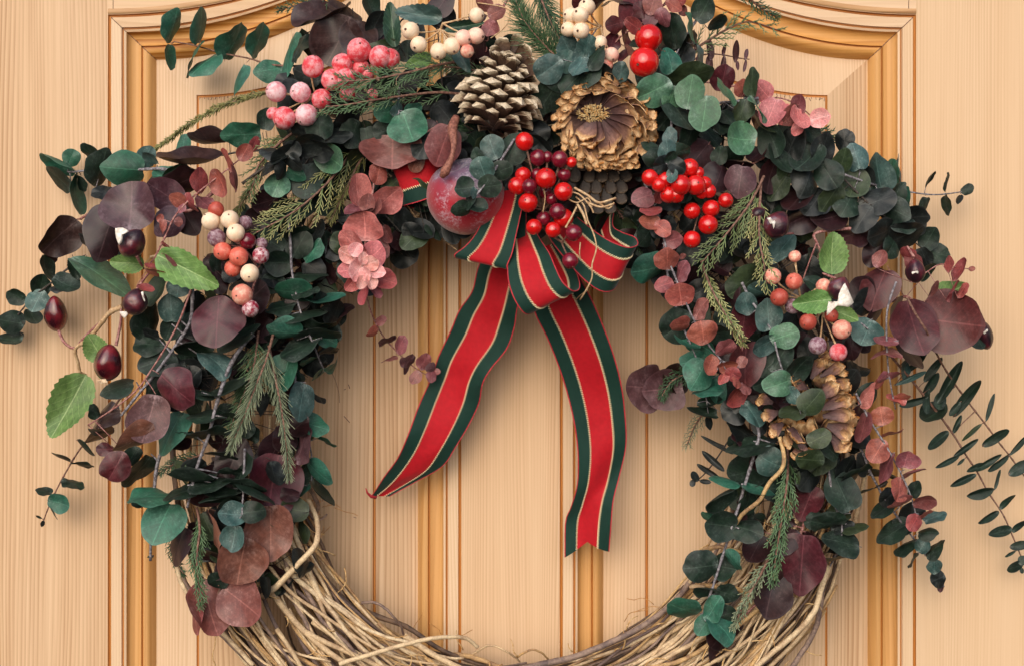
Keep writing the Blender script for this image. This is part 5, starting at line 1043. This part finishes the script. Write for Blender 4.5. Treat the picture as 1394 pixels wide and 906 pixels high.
sprig('long olive green sprig with wavy leaves, upper of the two at the far right', '1234,404,164 1247,428,166 1262,452,160 1277,485,120 1297,518,80 1319,548,64 1340,575,56 1360,602,50 1376,622,44 1402,658,38',
 '1293 520 66 15 62 84;1280 545 26 18 250 82;1316 541 62 16 60 74;1303 577 28 8 64 62;1348 554 40 7 72 58;1323 588 38 7 216 58 o;1355 595 40 15 40 60;1385 606 36 8 52 50;1360 629 40 10 216 50;1388 637 34 17 32 50;1402 640 24 8 60 44;1300 556 24 10 230 70', 'G', sh='n', sm='b', sr=(1.5, 1.0))
sprig('long olive green sprig with wavy leaves, lower of the two at the far right', '1205,470,110 1216,488,104 1240,516,92 1261,542,80 1279,565,72 1299,593,66 1315,619,60 1331,643,54 1345,669,50 1365,699,46 1378,728,42 1390,757,38',
 '1233 500 32 18 250 100 b =v;1238 514 46 8 26 98 b;1248 490 40 12 60 92 G;1270 503 40 12 55 86;1266 523 40 13 66 86;1262 545 34 13 255 84;1244 546 42 12 198 86;1271 561 42 25 216 78 G =v;1277 599 42 14 217 72;1290 628 36 8 205 64;1315 609 40 9 38 66;1308 628 14 4 220 62;1311 653 42 10 203 60;1345 629 42 10 32 60;1328 636 26 9 200 58;1335 670 38 16 196 56;1357 652 28 7 78 54;1371 682 28 11 52 52;1345 703 38 11 200 50;1362 723 34 15 188 48;1388 715 26 10 50 46;1388 742 26 13 12 44;1375 753 20 5 200 44;1382 771 26 17 190 42;1392 762 14 13 60 42;1391 776 8 6 270 38', 'G', sh='n', sm='b', sr=(1.8, .9))

# ================================================================= CEDAR
frond('feathery green cedar frond lying over the frosted red berries', '640,82,150 600,88,170 560,98,186 520,106,196 490,110,200 462,111,202', 50, 'green', n=22, seed=1, ang=(20, 44))
frond('lower green cedar frond below the frosted red berries', '640,130,140 595,126,160 540,132,180 500,138,186 470,143,188 442,146,188', 46, 'green', n=22, seed=2, ang=(20, 42))
frond('yellow tipped cedar frond pointing left at the pale berries', '490,190,130 470,220,150 440,255,162 405,285,172 375,303,178 346,318,182', 60, 'straw', n=22, seed=3, ang=(26, 46))
frond('olive cedar frond arching above the mixed berries on the left', '400,180,140 375,200,150 352,225,160 345,250,160 338,268,158', 28, 'yellow', n=18, seed=4)
frond('slender cypress branch crossing the bare moulding at the upper left', '380,124,120 350,130,100 310,142,86 270,162,74 230,190,64 200,211,56', 15, 'olive', n=64, seed=5, ang=(10, 26), rad=1.5)
frond('olive straw coloured cedar hanging behind the coral sprig', '395,170,120 370,200,126 350,240,130 330,275,132 318,300,130', 22, 'olive', n=40, seed=6, ang=(12, 30))
frond('long needled grey green frond falling down the left side', '372,455,150 362,490,162 348,525,170 335,560,174 322,590,172 314,612,166', 30, 'grey', 'needle', n=150, seed=7, ang=(18, 50), rad=1.3)
frond('second needled frond beside it, reaching lower over maroon leaves', '366,470,146 374,510,156 382,550,166 388,590,170 392,630,166 394,652,160', 26, 'grey', 'needle', n=110, seed=8, ang=(18, 46), rad=1.3)
frond('dark bushy green needles falling from the round burgundy leaf', '352,450,140 345,500,146 330,540,148 310,590,148', 34, 'green', 'needle', n=100, seed=9, ang=(20, 60), rad=1.2)
frond('soft green cypress frond hanging over the lower left twigs', '268,690,130 272,720,148 268,755,158 270,790,160 274,822,156', 30, 'green', n=30, seed=10, ang=(14, 32))
frond('thin cypress tips at the lower left edge of the twigs', '250,715,96 236,735,84 238,760,90 250,780,100', 14, 'dark', n=22, seed=11)
frond('small dark cypress tip over bare wood at the lower left', '275,618,150 255,625,130 235,632,110 214,645,96', 16, 'dark', n=20, seed=12)
frond('tuft of dark pine needles above the grey pine cone', '770,90,140 740,60,150 715,30,150 700,-5,146', 44, 'green', 'needle', n=150, seed=13, ang=(18, 66), rad=1.3)
frond('dark pine needles left of the top cream berries', '730,-20,120 745,20,136 765,60,146', 40, 'dark', 'needle', n=100, seed=14, ang=(18, 60))
frond('dark green needle frond below the cream berries', '680,110,120 640,95,140 600,92,150 575,100,154', 26, 'green', 'needle', n=60, seed=15)
frond('olive cedar spray poking over the arched moulding at the top right', '925,80,110 960,58,104 990,40,96 1020,30,84 1062,42,70', 32, 'yellow', n=18, seed=16)
frond('dark cedar tips at the top edge on the right', '1000,-20,100 1020,-2,90 1040,14,80 1058,24,70', 16, 'dark', n=20, seed=17)
frond('dark cedar tips at the top edge on the left', '470,-20,90 440,0,80 410,6,70 380,14,60', 16, 'dark', n=22, seed=18)
frond('cedar fan spreading below the maroon leaf on the right', '1040,240,160 1022,275,176 1000,305,186 975,335,190 955,358,190', 44, 'yellow', n=20, seed=19, ang=(26, 46))
frond('pale tipped cedar frond hanging over the cream berry on the right', '1036,250,160 1034,290,180 1034,325,192 1040,360,198 1043,388,198', 40, 'straw', n=20, seed=20, ang=(26, 44))
frond('pale tipped cedar spray pointing at the deep red leaves', '955,355,160 965,385,176 980,415,188 996,440,194 1012,466,194', 28, 'straw', n=24, seed=21, ang=(14, 32), rad=1.5)
frond('olive cedar wisps over the plum brown leaves', '960,490,110 940,505,104 915,518,100 900,540,98', 18, 'dark', n=26, seed=22)
frond('thick dark cedar frond hanging at the lower right', '1072,600,140 1072,650,152 1065,700,158 1058,745,158 1052,790,152', 38, 'green', n=34, seed=23, ang=(16, 36), rad=1.4)
frond('bluish cedar frond curving to the lower right twigs', '1046,760,140 1036,780,150 1022,805,154 1010,828,152 1000,852,146', 22, 'grey', n=24, seed=24, ang=(18, 36), rad=1.5)
frond('small cedar tips behind the pink leaf at the upper right', '1090,180,110 1110,180,104 1130,185,96 1156,200,90', 16, 'dark', n=22, seed=25)
frond('faint moss green cedar wisps over bare wood at the inner right', '980,540,110 962,556,90 946,580,70 935,606,56', 18, 'grey', n=26, seed=26, rad=.8)
frond('dark green cedar behind the drooping pink sprig', '520,180,110 490,220,130 470,260,140 450,300,140', 30, 'olive', 'needle', n=80, seed=27, ang=(14, 50))
frond('dim cedar between the grey pine cone and the ribbon', '700,170,110 660,180,116 630,170,120', 26, 'dark', 'needle', n=50, seed=28)
frond('dark needles under the bow at the right loop', '830,270,110 850,300,120 870,330,120 880,350,110', 24, 'dark', 'needle', n=50, seed=29)

# ================================================================= dark filling greenery round the ring
fr_ = random.Random(77)
PLACES = [(176, 'behind the trailing teal sprig on the left'), (190, 'behind the needled fronds on the left'), (203, 'behind the russet leaves at the lower left'), (163, 'behind the round burgundy leaf'), (151, 'behind the mixed berries on the left'),
          (139, 'behind the drooping pink sprig'), (127, 'behind the dark rosette at the upper left'), (115, 'behind the russet leaves left of the bow'), (104, 'behind the frosted apple'), (93, 'behind the bow knot'), (82, 'behind the golden pine cone'),
          (71, 'behind the dense red berries'), (60, 'behind the large sage leaves'), (49, 'behind the cedar fan on the right'), (38, 'behind the mixed berries on the right'), (27, 'behind the pale frosted rosette on the right'), (15, 'behind the broken pine cone'), (3, 'behind the thick cedar frond at the lower right'), (-10, 'among the burgundy leaves at the lower right')]
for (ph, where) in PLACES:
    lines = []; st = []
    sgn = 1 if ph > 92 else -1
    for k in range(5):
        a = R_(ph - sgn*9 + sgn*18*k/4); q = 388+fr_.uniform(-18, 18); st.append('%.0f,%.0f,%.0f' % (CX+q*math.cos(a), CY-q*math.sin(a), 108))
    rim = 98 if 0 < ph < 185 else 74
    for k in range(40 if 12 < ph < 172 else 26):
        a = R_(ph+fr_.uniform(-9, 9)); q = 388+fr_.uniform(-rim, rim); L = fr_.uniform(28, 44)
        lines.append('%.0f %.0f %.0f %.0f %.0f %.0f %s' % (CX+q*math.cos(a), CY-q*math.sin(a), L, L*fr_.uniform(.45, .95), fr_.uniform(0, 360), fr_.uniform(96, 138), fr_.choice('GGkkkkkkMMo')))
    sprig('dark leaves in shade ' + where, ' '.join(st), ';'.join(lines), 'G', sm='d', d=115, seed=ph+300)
TOPF = [(430, 'frosted red berries'), (520, 'holly leaves'), (600, 'stalked cream berries'), (680, 'grey pine cone'), (790, 'blue green rosette'), (890, 'two large red berries'), (980, 'fan of sage leaves'), (1070, 'pink leaved sprig')]
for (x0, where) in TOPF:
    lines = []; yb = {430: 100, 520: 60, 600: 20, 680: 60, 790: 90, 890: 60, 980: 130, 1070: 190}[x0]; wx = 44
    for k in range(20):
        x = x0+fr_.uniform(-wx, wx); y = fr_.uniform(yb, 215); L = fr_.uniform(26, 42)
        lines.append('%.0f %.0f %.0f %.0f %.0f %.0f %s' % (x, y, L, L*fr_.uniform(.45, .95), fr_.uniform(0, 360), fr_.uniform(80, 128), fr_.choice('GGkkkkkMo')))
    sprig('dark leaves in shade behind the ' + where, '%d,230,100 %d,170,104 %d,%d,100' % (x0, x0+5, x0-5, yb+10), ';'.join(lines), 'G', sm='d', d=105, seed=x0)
# pale raffia strands over the bow
raf = thing('raffia_strands', 'thin pale dried strands trailing over the bow from the berries', 'dried strands'); raf.location = P(780, 285, 200); o0 = raf.location
for pts, r0 in (([(784, 268, 196), (795, 280, 206), (800, 300, 210), (808, 318, 208), (812, 338, 212), (806, 360, 214), (806, 378, 210), (798, 395, 204), (790, 408, 190)], 1.0), ([(785, 282, 204), (778, 296, 208), (770, 310, 206)], 1.3), ([(786, 278, 204), (794, 292, 210), (799, 306, 212)], 1.6),
      ([(782, 256, 196), (800, 266, 204), (815, 276, 208), (832, 272, 206), (838, 270, 200)], 1.6), ([(800, 276, 204), (818, 282, 208), (834, 278, 206)], 1.4), ([(780, 262, 200), (790, 266, 206), (803, 280, 208), (808, 290, 206)], 1.1), ([(768, 268, 200), (785, 276, 206), (800, 270, 206), (806, 282, 204)], .9),
      ([(815, 276, 208), (828, 284, 206), (836, 276, 204)], 1.2), ([(790, 330, 206), (789, 345, 204), (790, 352, 200)], .8), ([(800, 395, 190), (790, 402, 170), (784, 408, 150)], .8), ([(738, 296, 190), (742, 270, 196), (740, 258, 198)], .9), ([(552, 276, 120), (570, 300, 110), (600, 325, 100), (622, 340, 110)], .8), ([(650, 4, 130), (690, 12, 150), (692, 30, 150), (680, 44, 146), (668, 52, 140)], .8)):
    mb = MB(); mb.tube([P(*cr(pts, i/24))-o0 for i in range(25)], S*r0, 5); mb.build('strand', ST_TAN, raf)
